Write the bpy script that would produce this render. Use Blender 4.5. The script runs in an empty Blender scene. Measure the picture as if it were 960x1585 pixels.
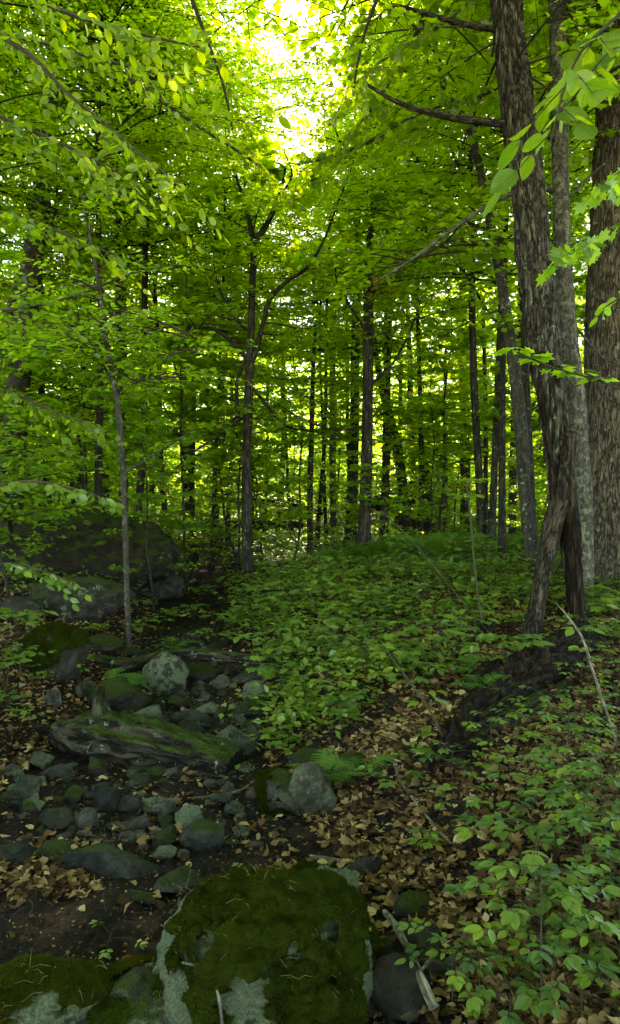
import bpy, math, random
import numpy as np
from mathutils import Vector

SC = bpy.context.scene
COL = SC.collection
RNG = np.random.default_rng(7)

# ------------------------------------------------------------------ camera, world, sun, exposure
CAM_H = 1.65
cam_d = bpy.data.cameras.new('camera')
cam_d.sensor_fit = 'VERTICAL'
cam_d.sensor_height = 36.0
cam_d.lens = 24.0
cam_d.clip_start = 0.05
cam_d.clip_end = 2000
cam = bpy.data.objects.new('camera', cam_d)
COL.objects.link(cam)
cam.location = (0, 0, CAM_H)
cam.rotation_euler = (math.radians(90), 0, 0)
SC.camera = cam

SUN_EL = math.radians(33.0)
SUN_AZ = math.radians(1.5)          # clockwise from +Y, seen from above
world = bpy.data.worlds.new("World")
SC.world = world
world.use_nodes = True
wn = world.node_tree
wn.nodes.clear()
sky = wn.nodes.new('ShaderNodeTexSky')
sky.sky_type = 'NISHITA'
sky.sun_disc = False
sky.sun_elevation = SUN_EL
sky.sun_rotation = SUN_AZ
sky.air_density = 1.0
sky.dust_density = 0.3
sky.ozone_density = 1.5
bg = wn.nodes.new('ShaderNodeBackground')
bg.inputs['Strength'].default_value = 0.15
wo = wn.nodes.new('ShaderNodeOutputWorld')
wn.links.new(sky.outputs[0], bg.inputs[0])
wn.links.new(bg.outputs[0], wo.inputs[0])

sun_d = bpy.data.lights.new('sun', 'SUN')
sun_d.energy = 3.4
sun_d.angle = math.radians(0.53)
sun_d.color = (1.0, 0.93, 0.78)
sun = bpy.data.objects.new('sun', sun_d)
COL.objects.link(sun)
to_sun = Vector((math.sin(SUN_AZ) * math.cos(SUN_EL), math.cos(SUN_AZ) * math.cos(SUN_EL), math.sin(SUN_EL)))
sun.rotation_euler = (-to_sun).to_track_quat('-Z', 'Y').to_euler()
sun.location = (0, 0, 60)

SC.view_settings.view_transform = 'Standard'
SC.view_settings.look = 'None'
SC.view_settings.gamma = 1.0
SC.view_settings.exposure = 3.4
SC.view_settings.use_white_balance = True
SC.view_settings.white_balance_temperature = 8800
SC.view_settings.white_balance_tint = 7
SC.view_settings.use_curve_mapping = False
SC.render.engine = 'CYCLES'
cy = SC.cycles
cy.max_bounces = 9
cy.diffuse_bounces = 7
cy.glossy_bounces = 2
cy.transmission_bounces = 7
cy.transparent_max_bounces = 4
cy.caustics_reflective = False
cy.caustics_refractive = False
cy.sample_clamp_indirect = 6.0
cy.use_denoising = True
cy.use_adaptive_sampling = True
cy.adaptive_threshold = 0.02

# ------------------------------------------------------------------ noise and terrain
def _hash(i, j, k, seed):
    n = (i * 73856093) ^ (j * 19349663) ^ (k * 83492791) ^ (seed * 2654435761)
    n = (n ^ (n >> 13)) * 1274126177
    n = n ^ (n >> 16)
    return (n & 0xffff) / 65535.0

def vnoise(p, seed=0):
    p = np.asarray(p, float)
    f = np.floor(p).astype(np.int64)
    t = p - f
    t = t * t * (3 - 2 * t)
    out = 0
    for dx in (0, 1):
        for dy in (0, 1):
            for dz in (0, 1):
                w = (t[..., 0] if dx else 1 - t[..., 0]) * (t[..., 1] if dy else 1 - t[..., 1]) * (t[..., 2] if dz else 1 - t[..., 2])
                out = out + w * _hash(f[..., 0] + dx, f[..., 1] + dy, f[..., 2] + dz, seed)
    return out * 2 - 1

def fbm(p, octv=4, seed=0, gain=0.5):
    p = np.asarray(p, float)
    a, s = 1.0, 0
    for o in range(octv):
        s = s + a * vnoise(p * (2.03 ** o) + 17.3 * o, seed + o)
        a *= gain
    return s

def sstep(x, a, b):
    t = np.clip((x - a) / (b - a), 0, 1)
    return t * t * (3 - 2 * t)

CH_Y = [0, 1.5, 2.5, 4.0, 5.5, 7.0, 9.0, 13, 20, 200]
CH_X = [-0.4, -0.4, -0.4, -1.0, -1.15, -1.2, -1.6, -2.2, -3.2, -20]
CH_W = [1.0, 1.0, 0.95, 0.85, 0.75, 0.6, 0.6, 0.6, 0.8, 2.0]
def terrain(x, y):
    x = np.asarray(x, float); y = np.asarray(y, float)
    xc = np.interp(y, CH_Y, CH_X); hw = np.interp(y, CH_Y, CH_W)
    dr = x - xc - hw; dl = xc - hw - x
    z = 0.035 * np.maximum(y - 4.5, 0) * np.exp(-np.maximum(y - 4.5, 0) / 60)
    right = 0.34 * sstep(dr, -0.05, 0.9) + 0.10 * np.clip(dr - 0.5, 0, 4) 
    left = 0.30 * sstep(dl, -0.1, 0.7) + 0.08 * np.clip(dl - 0.4, 0, 4)
    fade = np.clip(1 - (y - 9) / 14, 0.35, 1)
    z = z + (right + left) * fade
    p = np.stack([x, y, np.zeros_like(x)], -1)
    z = z + 0.05 * fbm(p * 1.1, 3, 3) + 0.015 * fbm(p * 6, 3, 9) + 0.25 * fbm(p * 0.09, 2, 5) * np.clip((y - 12) / 20, 0, 1)
    hill = np.maximum(np.hypot(x * 0.8, y) - 56, 0)
    z = z + 0.30 * hill * (1 - np.exp(-hill / 25)) * np.exp(-hill / 400)
    return z

F = 1056.7            # the lens: pixels of the 960 wide photograph per unit slope
def P(u, v, d):
    return np.array([(u - 480) / F * d, d, CAM_H - (v - 792.5) / F * d])

def G(u, v):
    """where the line of sight through a photo point meets the ground"""
    d = np.concatenate([np.linspace(1.2, 12, 600), np.linspace(12, 60, 600)])
    x = (u - 480) / F * d; zr = CAM_H - (v - 792.5) / F * d
    below = np.nonzero(zr <= terrain(x, d))[0]
    i = below[0] if len(below) else len(d) - 1
    return np.array([x[i], d[i], float(terrain(x[i], d[i]))])

def GD(u, d):
    x = (u - 480) / F * d
    return np.array([x, d, float(terrain(x, d))])

# ------------------------------------------------------------------ materials
def nt(name):
    m = bpy.data.materials.new(name); m.use_nodes = True
    t = m.node_tree; t.nodes.clear()
    return m, t, t.nodes, t.links

def ramp(t, src, stops):
    r = t.nodes.new('ShaderNodeValToRGB')
    els = r.color_ramp.elements
    els[0].position, els[0].color = stops[0][0], (*stops[0][1], 1)
    els[1].position, els[1].color = stops[-1][0], (*stops[-1][1], 1)
    for p, c in stops[1:-1]:
        e = els.new(p); e.color = (*c, 1)
    t.links.new(src, r.inputs[0])
    return r.outputs[0]

def noise_node(t, vec, scale, detail=4, rough=0.6):
    n = t.nodes.new('ShaderNodeTexNoise')
    n.inputs['Scale'].default_value = scale; n.inputs['Detail'].default_value = detail
    n.inputs['Roughness'].default_value = rough
    if vec is not None: t.links.new(vec, n.inputs['Vector'])
    return n.outputs['Fac']

def mth(t, op, a, b=None, c=None):
    n = t.nodes.new('ShaderNodeMath'); n.operation = op
    for i, v in enumerate((a, b, c)):
        if v is None: continue
        if isinstance(v, (int, float)): n.inputs[i].default_value = v
        else: t.links.new(v, n.inputs[i])
    return n.outputs[0]

def mixc(t, f, a, b):
    n = t.nodes.new('ShaderNodeMix'); n.data_type = 'RGBA'
    for i, v in ((0, f), (6, a), (7, b)):
        if isinstance(v, (int, float)): n.inputs[i].default_value = v
        elif isinstance(v, tuple): n.inputs[i].default_value = (*v, 1)
        else: t.links.new(v, n.inputs[i])
    return n.outputs[2]

def leaf_mat(name, dark, light, tdark, tlight, trans=0.5, gloss=0.05, rough=0.35, veins=False):
    m, t, N, L = nt(name)
    at = N.new('ShaderNodeAttribute'); at.attribute_name = 'tint'
    oi = N.new('ShaderNodeObjectInfo')
    f = mth(t, 'MULTIPLY_ADD', oi.outputs['Random'], 0.30, mth(t, 'MULTIPLY', at.outputs['Fac'], 0.72))
    d = N.new('ShaderNodeBsdfDiffuse'); tr = N.new('ShaderNodeBsdfTranslucent')
    cd, ct = mixc(t, f, dark, light), mixc(t, f, tdark, tlight)
    if veins:
        tcn = N.new('ShaderNodeTexCoord'); sx = N.new('ShaderNodeSeparateXYZ'); L.new(tcn.outputs['Object'], sx.inputs[0])
        ax = mth(t, 'ABSOLUTE', sx.outputs[0])
        v = mth(t, 'FRACT', mth(t, 'MULTIPLY', mth(t, 'SUBTRACT', sx.outputs[1], mth(t, 'MULTIPLY', ax, 0.8)), 9.0))
        v = mth(t, 'MAXIMUM', mth(t, 'LESS_THAN', v, 0.16), mth(t, 'LESS_THAN', ax, 0.012))
        blot = noise_node(t, tcn.outputs['Object'], 3.5, 4, 0.6)
        k = mth(t, 'SUBTRACT', mth(t, 'MULTIPLY_ADD', blot, 0.7, 0.68), mth(t, 'MULTIPLY', v, 0.30))
        for q in (0, 1):
            sc = N.new('ShaderNodeVectorMath'); sc.operation = 'SCALE'; L.new((cd, ct)[q], sc.inputs[0]); L.new(k, sc.inputs['Scale'])
            if q == 0: cd = sc.outputs[0]
            else: ct = sc.outputs[0]
    L.new(cd, d.inputs[0]); L.new(ct, tr.inputs[0])
    mx = N.new('ShaderNodeMixShader'); mx.inputs[0].default_value = trans
    L.new(d.outputs[0], mx.inputs[1]); L.new(tr.outputs[0], mx.inputs[2])
    g = N.new('ShaderNodeBsdfGlossy'); g.inputs['Roughness'].default_value = rough
    g.inputs[0].default_value = (0.9, 0.95, 1, 1)
    m2 = N.new('ShaderNodeMixShader'); m2.inputs[0].default_value = gloss
    L.new(mx.outputs[0], m2.inputs[1]); L.new(g.outputs[0], m2.inputs[2])
    o = N.new('ShaderNodeOutputMaterial'); L.new(m2.outputs[0], o.inputs[0])
    return m

def rock_mat(name):
    """stone whose moss, lichen and tone come from each object's own colour (r moss, g lichen, b tone)"""
    m, t, N, L = nt(name)
    geo = N.new('ShaderNodeNewGeometry'); oi = N.new('ShaderNodeObjectInfo')
    sp = N.new('ShaderNodeSeparateColor'); L.new(oi.outputs['Color'], sp.inputs[0])
    pos = geo.outputs['Position']
    n1 = noise_node(t, pos, 9, 6, 0.65); n2 = noise_node(t, pos, 60, 5, 0.7); n3 = noise_node(t, pos, 4.5, 6, 0.7)
    n4 = noise_node(t, pos, 22, 6, 0.75)
    base = ramp(t, n1, [(0.3, (0.018, 0.018, 0.014)), (0.48, (0.07, 0.068, 0.052)), (0.68, (0.19, 0.185, 0.14))])
    pit = N.new('ShaderNodeMapRange'); pit.inputs[1].default_value = 0.56; pit.inputs[2].default_value = 0.64; L.new(n2, pit.inputs[0])
    base = mixc(t, mth(t, 'MULTIPLY', pit.outputs[0], 0.7), base, (0.02, 0.02, 0.017))
    base = mixc(t, mth(t, 'MULTIPLY', mth(t, 'FRACT', mth(t, 'MULTIPLY', oi.outputs['Random'], 7.3)), 0.45), base, mixc(t, n4, (0.03, 0.022, 0.014), (0.13, 0.10, 0.062)))
    tone = N.new('ShaderNodeVectorMath'); tone.operation = 'SCALE'
    L.new(base, tone.inputs[0]); L.new(mth(t, 'MULTIPLY', sp.outputs[2], 1.8), tone.inputs['Scale'])
    lich = ramp(t, noise_node(t, pos, 95, 6, 0.8), [(0.35, (0.05, 0.07, 0.035)), (0.52, (0.14, 0.17, 0.095)), (0.68, (0.27, 0.30, 0.18))])
    lm = ramp(t, mth(t, 'ADD', mth(t, 'MULTIPLY_ADD', n4, 0.55, mth(t, 'MULTIPLY', n3, 0.75)), mth(t, 'MULTIPLY', sp.outputs[1], 0.40)), [(0.87, (0, 0, 0)), (0.92, (1, 1, 1))])
    c = mixc(t, lm, tone.outputs[0], lich)
    sn = N.new('ShaderNodeSeparateXYZ'); L.new(geo.outputs['Normal'], sn.inputs[0])
    mm = mth(t, 'ADD', mth(t, 'MULTIPLY', sn.outputs[2], 0.45), mth(t, 'MULTIPLY_ADD', n4, 0.6, mth(t, 'MULTIPLY', n3, 0.8)))
    mm = mth(t, 'ADD', mm, mth(t, 'MULTIPLY', sp.outputs[0], 0.75))
    mk = ramp(t, mm, [(0.0, (0, 0, 0)), (1.0, (1, 1, 1))])
    mk = N.new('ShaderNodeMapRange'); mk.inputs[1].default_value = 1.30; mk.inputs[2].default_value = 1.40
    L.new(mm, mk.inputs[0])
    moss = ramp(t, noise_node(t, pos, 140, 3, 0.7), [(0.3, (0.012, 0.022, 0.004)), (0.55, (0.05, 0.075, 0.008)), (0.8, (0.11, 0.14, 0.015))])
    c = mixc(t, mk.outputs[0], c, moss)
    b = N.new('ShaderNodeBsdfPrincipled'); L.new(c, b.inputs['Base Color'])
    b.inputs['Roughness'].default_value = 0.9
    b.inputs['Specular IOR Level'].default_value = 0.15
    bp = N.new('ShaderNodeBump'); bp.inputs['Strength'].default_value = 1.0; bp.inputs['Distance'].default_value = 0.05
    L.new(mth(t, 'ADD', noise_node(t, pos, 45, 6, 0.75), mth(t, 'MULTIPLY', mth(t, 'MULTIPLY', noise_node(t, pos, 160, 2, 0.6), mk.outputs[0]), 1.2)), bp.inputs['Height'])
    L.new(bp.outputs[0], b.inputs['Normal'])
    o = N.new('ShaderNodeOutputMaterial'); L.new(b.outputs[0], o.inputs[0])
    return m

def bark_mat(name, dark, mid, light, lichen=0.0, lich_col=(0.22, 0.27, 0.19), moss=0.0, stretch=0.12, scale=38, bump=0.7):
    m, t, N, L = nt(name)
    at = N.new('ShaderNodeAttribute'); at.attribute_name = 'tc'
    mp = N.new('ShaderNodeMapping'); mp.inputs['Scale'].default_value = (1, 1, stretch)
    L.new(at.outputs['Vector'], mp.inputs['Vector'])
    n1 = noise_node(t, mp.outputs[0], scale, 6, 0.7); n2 = noise_node(t, at.outputs['Vector'], 14, 6, 0.7)
    c = ramp(t, n1, [(0.32, dark), (0.52, mid), (0.72, light)])
    mp2 = N.new('ShaderNodeMapping'); mp2.inputs['Scale'].default_value = (1, 1, stretch * 1.3); L.new(at.outputs['Vector'], mp2.inputs['Vector'])
    cr = mth(t, 'ABSOLUTE', mth(t, 'SUBTRACT', noise_node(t, mp2.outputs[0], scale * 0.55, 5, 0.62), 0.5))
    ck = N.new('ShaderNodeMapRange'); ck.inputs[1].default_value = 0.0; ck.inputs[2].default_value = 0.055; L.new(cr, ck.inputs[0])
    if bump > 0.5: c = mixc(t, ck.outputs[0], dark, c)
    if lichen > 0:
        k = N.new('ShaderNodeMapRange'); k.inputs[1].default_value = 0.68 - lichen * 0.3; k.inputs[2].default_value = 0.74 - lichen * 0.3
        L.new(n2, k.inputs[0])
        c = mixc(t, mth(t, 'MULTIPLY', k.outputs[0], 0.8), c, lich_col)
    if moss > 0:
        geo = N.new('ShaderNodeNewGeometry'); sn = N.new('ShaderNodeSeparateXYZ'); L.new(geo.outputs['Normal'], sn.inputs[0])
        k = N.new('ShaderNodeMapRange'); k.inputs[1].default_value = 1.10 - moss; k.inputs[2].default_value = 1.16 - moss
        L.new(mth(t, 'MULTIPLY_ADD', sn.outputs[2], 0.4, mth(t, 'MULTIPLY', noise_node(t, geo.outputs['Position'], 13, 6, 0.75), 1.05)), k.inputs[0])
        mc = ramp(t, noise_node(t, geo.outputs['Position'], 120, 3, 0.7), [(0.3, (0.008, 0.015, 0.003)), (0.55, (0.03, 0.046, 0.006)), (0.8, (0.085, 0.115, 0.015))])
        c = mixc(t, k.outputs[0], c, mc)
    b = N.new('ShaderNodeBsdfPrincipled'); L.new(c, b.inputs['Base Color'])
    b.inputs['Roughness'].default_value = 0.95; b.inputs['Specular IOR Level'].default_value = 0.1
    bp = N.new('ShaderNodeBump'); bp.inputs['Strength'].default_value = bump; bp.inputs['Distance'].default_value = 0.02
    L.new(mth(t, 'MULTIPLY_ADD', ck.outputs[0], 0.7, mth(t, 'MULTIPLY', n1, 0.6)), bp.inputs['Height']); L.new(bp.outputs[0], b.inputs['Normal'])
    o = N.new('ShaderNodeOutputMaterial'); L.new(b.outputs[0], o.inputs[0])
    return m

def plain_mat(name, a, b_, scale=30, rough=0.85, trans=0.0):
    m, t, N, L = nt(name)
    geo = N.new('ShaderNodeNewGeometry')
    c = mixc(t, noise_node(t, geo.outputs['Position'], scale, 5, 0.7), a, b_)
    b = N.new('ShaderNodeBsdfPrincipled'); L.new(c, b.inputs['Base Color']); b.inputs['Roughness'].default_value = rough
    b.inputs['Specular IOR Level'].default_value = 0.25
    o = N.new('ShaderNodeOutputMaterial'); L.new(b.outputs[0], o.inputs[0])
    return m

def ground_mat():
    m, t, N, L = nt('soil')
    geo = N.new('ShaderNodeNewGeometry'); pos = geo.outputs['Position']
    n1 = noise_node(t, pos, 2.2, 6, 0.65); n2 = noise_node(t, pos, 40, 6, 0.75); n3 = noise_node(t, pos, 12, 5, 0.7)
    c = ramp(t, n2, [(0.3, (0.006, 0.005, 0.004)), (0.55, (0.016, 0.012, 0.009)), (0.75, (0.05, 0.036, 0.024))])
    lit = ramp(t, n3, [(0.35, (0.014, 0.010, 0.007)), (0.6, (0.05, 0.033, 0.02))])
    k = N.new('ShaderNodeMapRange'); k.inputs[1].default_value = 0.48; k.inputs[2].default_value = 0.6; L.new(n1, k.inputs[0])
    c = mixc(t, mth(t, 'MULTIPLY', k.outputs[0], 0.7), c, lit)
    b = N.new('ShaderNodeBsdfPrincipled'); L.new(c, b.inputs['Base Color']); b.inputs['Roughness'].default_value = 0.95
    b.inputs['Specular IOR Level'].default_value = 0.08
    bp = N.new('ShaderNodeBump'); bp.inputs['Strength'].default_value = 1.0; bp.inputs['Distance'].default_value = 0.02
    L.new(mth(t, 'ADD', n2, n3), bp.inputs['Height']); L.new(bp.outputs[0], b.inputs['Normal'])
    o = N.new('ShaderNodeOutputMaterial'); L.new(b.outputs[0], o.inputs[0])
    return m

def dead_leaf_mat():
    m, t, N, L = nt('dead_leaf')
    at = N.new('ShaderNodeAttribute'); at.attribute_name = 'tint'
    c = ramp(t, at.outputs['Fac'], [(0.0, (0.035, 0.019, 0.009)), (0.35, (0.125, 0.068, 0.030)), (0.7, (0.33, 0.21, 0.095)), (1.0, (0.52, 0.39, 0.20))])
    d = N.new('ShaderNodeBsdfDiffuse'); tr = N.new('ShaderNodeBsdfTranslucent'); L.new(c, d.inputs[0]); L.new(c, tr.inputs[0])
    mx = N.new('ShaderNodeMixShader'); mx.inputs[0].default_value = 0.2
    L.new(d.outputs[0], mx.inputs[1]); L.new(tr.outputs[0], mx.inputs[2])
    o = N.new('ShaderNodeOutputMaterial'); L.new(mx.outputs[0], o.inputs[0])
    return m

M = {}
LM = {
 'canopy': ((0.030, 0.075, 0.010), (0.075, 0.13, 0.015), (0.31, 0.56, 0.02), (0.71, 0.90, 0.04), 0.64, 0.04, 0.4),
 'beech': ((0.040, 0.09, 0.012), (0.08, 0.14, 0.015), (0.22, 0.42, 0.015), (0.52, 0.64, 0.02), 0.55, 0.02, 0.4),
 'sapling': ((0.035, 0.09, 0.018), (0.08, 0.14, 0.015), (0.32, 0.58, 0.03), (0.65, 0.88, 0.04), 0.64, 0.05, 0.35),
 'herb': ((0.036, 0.10, 0.026), (0.18, 0.25, 0.018), (0.07, 0.24, 0.03), (0.28, 0.46, 0.02), 0.35, 0.04, 0.4),
 'herb_yellow': ((0.12, 0.14, 0.02), (0.30, 0.24, 0.02), (0.25, 0.28, 0.02), (0.45, 0.38, 0.02), 0.35, 0.04, 0.4),
 'rust': ((0.16, 0.05, 0.015), (0.3, 0.12, 0.03), (0.5, 0.14, 0.03), (0.7, 0.3, 0.06), 0.4, 0.02, 0.4)}
for k_, a_ in LM.items():
    M[k_] = leaf_mat(k_ + '_leaf', *a_)
    M[k_ + '_near'] = leaf_mat(k_ + '_near_leaf', *a_, veins=True)
M['fern'] = leaf_mat('fern_leaf', (0.04, 0.13, 0.025), (0.11, 0.20, 0.02), (0.10, 0.28, 0.03), (0.24, 0.42, 0.03), 0.35, 0.03, 0.4)
M['dead'] = dead_leaf_mat()
M['rock'] = rock_mat('mossy_stone')
M['soil'] = ground_mat()
M['bark'] = bark_mat('grey_brown_bark', (0.009, 0.009, 0.007), (0.032, 0.031, 0.025), (0.078, 0.076, 0.062), 0.25)
M['bark_shaggy'] = bark_mat('shaggy_bark', (0.014, 0.010, 0.007), (0.056, 0.052, 0.040), (0.15, 0.138, 0.108), 0.15, stretch=0.2, scale=42, bump=1.0)
M['leg_bark'] = bark_mat('dark_dead_bark', (0.010, 0.007, 0.005), (0.038, 0.030, 0.022), (0.10, 0.085, 0.062), 0.1, stretch=0.2, scale=38, bump=1.0)
M['bark_lichen'] = bark_mat('lichened_bark', (0.03, 0.028, 0.022), (0.08, 0.075, 0.06), (0.15, 0.14, 0.11), 0.5, (0.15, 0.17, 0.11), stretch=0.35, scale=34)
M['bark_ridged'] = bark_mat('ridged_bark', (0.022, 0.018, 0.014), (0.085, 0.07, 0.05), (0.19, 0.16, 0.12), 0.25, stretch=0.15, scale=46, bump=1.0)
M['bark_smooth'] = bark_mat('smooth_bark', (0.014, 0.013, 0.010), (0.038, 0.036, 0.029), (0.085, 0.08, 0.066), 0.3, stretch=0.5, scale=22, bump=0.3)
M['twig'] = plain_mat('twig_bark', (0.02, 0.015, 0.01), (0.06, 0.045, 0.03))
M['stem'] = plain_mat('green_stem', (0.02, 0.025, 0.01), (0.05, 0.045, 0.02))
M['rotten'] = bark_mat('rotten_wood', (0.005, 0.003, 0.002), (0.018, 0.012, 0.008), (0.060, 0.042, 0.026), 0.0, moss=0.24, stretch=0.12, scale=34, bump=1.0)
M['rotten_moss'] = bark_mat('mossy_rotten_wood', (0.008, 0.006, 0.004), (0.030, 0.024, 0.017), (0.09, 0.075, 0.052), 0.3, (0.2, 0.26, 0.16), moss=0.34, stretch=0.14, scale=30, bump=1.0)
M['rot_chunk'] = bark_mat('crumbling_wood', (0.004, 0.003, 0.002), (0.016, 0.010, 0.007), (0.055, 0.036, 0.022), 0.0, moss=0.14, stretch=0.45, scale=26, bump=1.0)
M['pale_wood'] = bark_mat('pale_dead_wood', (0.08, 0.07, 0.05), (0.20, 0.175, 0.125), (0.34, 0.30, 0.23), 0.0, stretch=0.2, scale=60)
M['moss'] = leaf_mat('moss', (0.008, 0.014, 0.002), (0.055, 0.066, 0.009), (0.02, 0.026, 0.003), (0.08, 0.10, 0.010), 0.25, 0.0)
M['straw'] = plain_mat('dry_straw', (0.16, 0.11, 0.05), (0.36, 0.28, 0.14))

# ------------------------------------------------------------------ mesh helpers
def mk_mesh(name, V, faces, mat, tint=None, tc=None, smooth=False):
    """faces: list of (n,k) integer arrays"""
    me = bpy.data.meshes.new(name)
    V = np.ascontiguousarray(V, dtype=np.float32)
    me.vertices.add(len(V)); me.vertices.foreach_set('co', V.ravel())
    li = np.concatenate([f.ravel() for f in faces]).astype(np.int32)
    tot = np.concatenate([np.full(len(f), f.shape[1], np.int32) for f in faces])
    st = np.concatenate([[0], np.cumsum(tot)[:-1]]).astype(np.int32)
    me.loops.add(len(li)); me.loops.foreach_set('vertex_index', li)
    me.polygons.add(len(tot)); me.polygons.foreach_set('loop_start', st); me.polygons.foreach_set('loop_total', tot)
    if smooth: me.polygons.foreach_set('use_smooth', np.ones(len(tot), bool))
    if tint is not None:
        a = me.attributes.new('tint', 'FLOAT', 'POINT'); a.data.foreach_set('value', np.asarray(tint, np.float32))
    if tc is not None:
        a = me.attributes.new('tc', 'FLOAT_VECTOR', 'POINT'); a.data.foreach_set('vector', np.asarray(tc, np.float32).ravel())
    me.update(calc_edges=True)
    if mat is not None: me.materials.append(mat)
    return me

def put(name, me, parent=None, loc=(0, 0, 0), rot=(0, 0, 0), scale=(1, 1, 1), **props):
    o = bpy.data.objects.new(name, me); COL.objects.link(o)
    o.parent = parent; o.location = [float(c) for c in loc]; o.rotation_euler = [float(c) for c in rot]
    o.scale = [float(c) for c in scale]
    for k, v in props.items(): o[k] = v
    return o

def thing(name, loc, label, cat, group=None, rot=(0, 0, 0), scale=(1, 1, 1), me=None):
    o = put(name, me, None, loc, rot, scale, label=label, category=cat)
    if group: o['group'] = group
    return o

def nrm(a):
    return a / np.maximum(np.linalg.norm(a, axis=-1, keepdims=True), 1e-9)

# leaf outlines: x across, y along, z up; a midrib fold keeps them from being flat
def shape_diamond():
    V = np.array([(0, 0, 0), (0.30, 0.42, 0.05), (0, 1, -0.05), (-0.30, 0.42, 0.05)], float)
    return V, np.array([(0, 1, 2), (0, 2, 3)])
def shape_oval(n=4, w=0.30, tip=1.0):
    ys = np.linspace(0, 1, n + 2)
    prof = w * np.sin(np.pi * ys ** 0.85) ** 0.8
    V = [(0, y, -0.10 * y * y) for y in ys]
    for s in (1, -1):
        V += [(s * prof[i], ys[i] + 0.02, 0.055 - 0.10 * ys[i] ** 2) for i in range(1, n + 1)]
    Fc = []
    for si, s in enumerate((1, -1)):
        o = n + 2 + si * n
        t = [(0, o, 1)]
        for i in range(n - 1):
            t += [(i + 1, o + i, o + i + 1), (i + 1, o + i + 1, i + 2)]
        t += [(n, o + n - 1, n + 1)]
        Fc += t if s == 1 else [x[::-1] for x in t]
    return np.array(V, float), np.array(Fc)
def shape_maple():
    r = [(0, 0), (0.28, 0.02), (0.22, 0.22), (0.55, 0.30), (0.36, 0.45), (0.42, 0.72), (0.18, 0.66), (0, 1.0)]
    pts = r + [(-x, y) for x, y in r[-2:0:-1]]
    V = [(0, 0.35, 0.02)] + [(x, y, 0.05 * abs(x) * 2 - 0.12 * y * y) for x, y in pts]
    n = len(pts)
    return np.array(V, float), np.array([(0, 1 + (i + 1) % n, 1 + i) for i in range(n)])
def shape_curl(seed):
    V, Fc = shape_maple() if seed in (1, 5) else shape_oval(3, (0.2, 0.3, 0.36, 0.42)[seed % 4])
    r = np.random.default_rng(seed)
    V = V.copy(); V[:, 0] *= r.uniform(.6, 1.2); V[:, :2] += 0.05 * r.normal(size=(len(V), 2)); V[:, 2] = r.uniform(.3, 2.2) * V[:, 0] ** 2 + 0.35 * (V[:, 1] - 0.5) ** 2 * r.uniform(-1, 1.5) + 0.05 * r.normal(size=len(V))
    return V, Fc
DIAMOND, OVAL, OVAL6, MAPLE = shape_diamond(), shape_oval(2), shape_oval(5, 0.27), shape_maple()

def leaves_geo(shape, pos, ydir, normal, size, tint, jitter=0):
    SV, SF = shape
    y = nrm(ydir); x = nrm(np.cross(y, normal)); z = np.cross(x, y)
    n, k = len(pos), len(SV)
    V = pos[:, None] + size[:, None, None] * (SV[None, :, 0:1] * x[:, None] + SV[None, :, 1:2] * y[:, None] + SV[None, :, 2:3] * z[:, None])
    Fc = (SF[None] + (np.arange(n) * k)[:, None, None]).reshape(-1, SF.shape[1])
    return V.reshape(-1, 3), Fc, np.repeat(tint, k)

def tubes(Pt, R, sides=6, cap=True, disp=None, close=False):
    """Pt (n,k,3), R (n,k): tapered tubes; returns V, F(quads), tc"""
    n, k = R.shape
    T = np.gradient(Pt, axis=1) if k > 2 else np.repeat((Pt[:, 1:] - Pt[:, :1]), 2, 1)
    T = nrm(T)
    mean = nrm(Pt[:, -1] - Pt[:, 0])
    ref = np.where(np.abs(mean[:, 2:3]) > 0.8, np.array([[0., 1, 0]]), np.array([[0., 0, 1]]))[:, None]
    A = nrm(np.cross(T, ref)); B = np.cross(T, A)
    th = np.linspace(0, 2 * np.pi, sides, endpoint=False)
    s = np.concatenate([np.zeros((n, 1)), np.cumsum(np.linalg.norm(np.diff(Pt, axis=1), axis=-1), 1)], 1)
    rr = np.repeat(R[:, :, None], sides, 2)
    tc = np.stack([np.cos(th)[None, None] * rr, np.sin(th)[None, None] * rr, np.repeat(s[:, :, None], sides, 2)], -1)
    if disp is not None: rr = rr * (1 + disp(th[None, None] + 0 * rr, s[:, :, None] + 0 * rr, rr))
    V = Pt[:, :, None] + rr[..., None] * (np.cos(th)[None, None, :, None] * A[:, :, None] + np.sin(th)[None, None, :, None] * B[:, :, None])
    i = np.arange(k - 1)[:, None] * sides; j = np.arange(sides)[None]
    j2 = (j + 1) % sides
    q = np.stack([i + j, i + j2, i + sides + j2, i + sides + j], -1).reshape(-1, 4)
    Fq = (q[None] + (np.arange(n) * k * sides)[:, None, None]).reshape(-1, 4)
    return V.reshape(-1, 3), Fq, tc.reshape(-1, 3)

class Geo:
    """collects pieces of ONE part"""
    def __init__(s): s.V, s.F, s.t, s.c, s.n = [], [], [], [], 0
    def add(s, V, Fc, tint=None, tc=None):
        s.V.append(V); s.F.append(Fc + s.n); s.n += len(V)
        s.t.append(np.full(len(V), 0.5) if tint is None else tint)
        s.c.append(np.zeros((len(V), 3)) if tc is None else tc)
    def tube(s, Pt, R, sides=6, disp=None):
        Pt = np.asarray(Pt, float); R = np.asarray(R, float)
        if Pt.ndim == 2: Pt, R = Pt[None], R[None]
        V, Fq, tc = tubes(Pt, R, sides, disp=disp); s.add(V, Fq, None, tc)
    def mesh(s, name, mat, smooth=False, tc=True):
        return mk_mesh(name, np.concatenate(s.V), s.F, mat, np.concatenate(s.t), np.concatenate(s.c) if tc else None, smooth)

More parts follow.
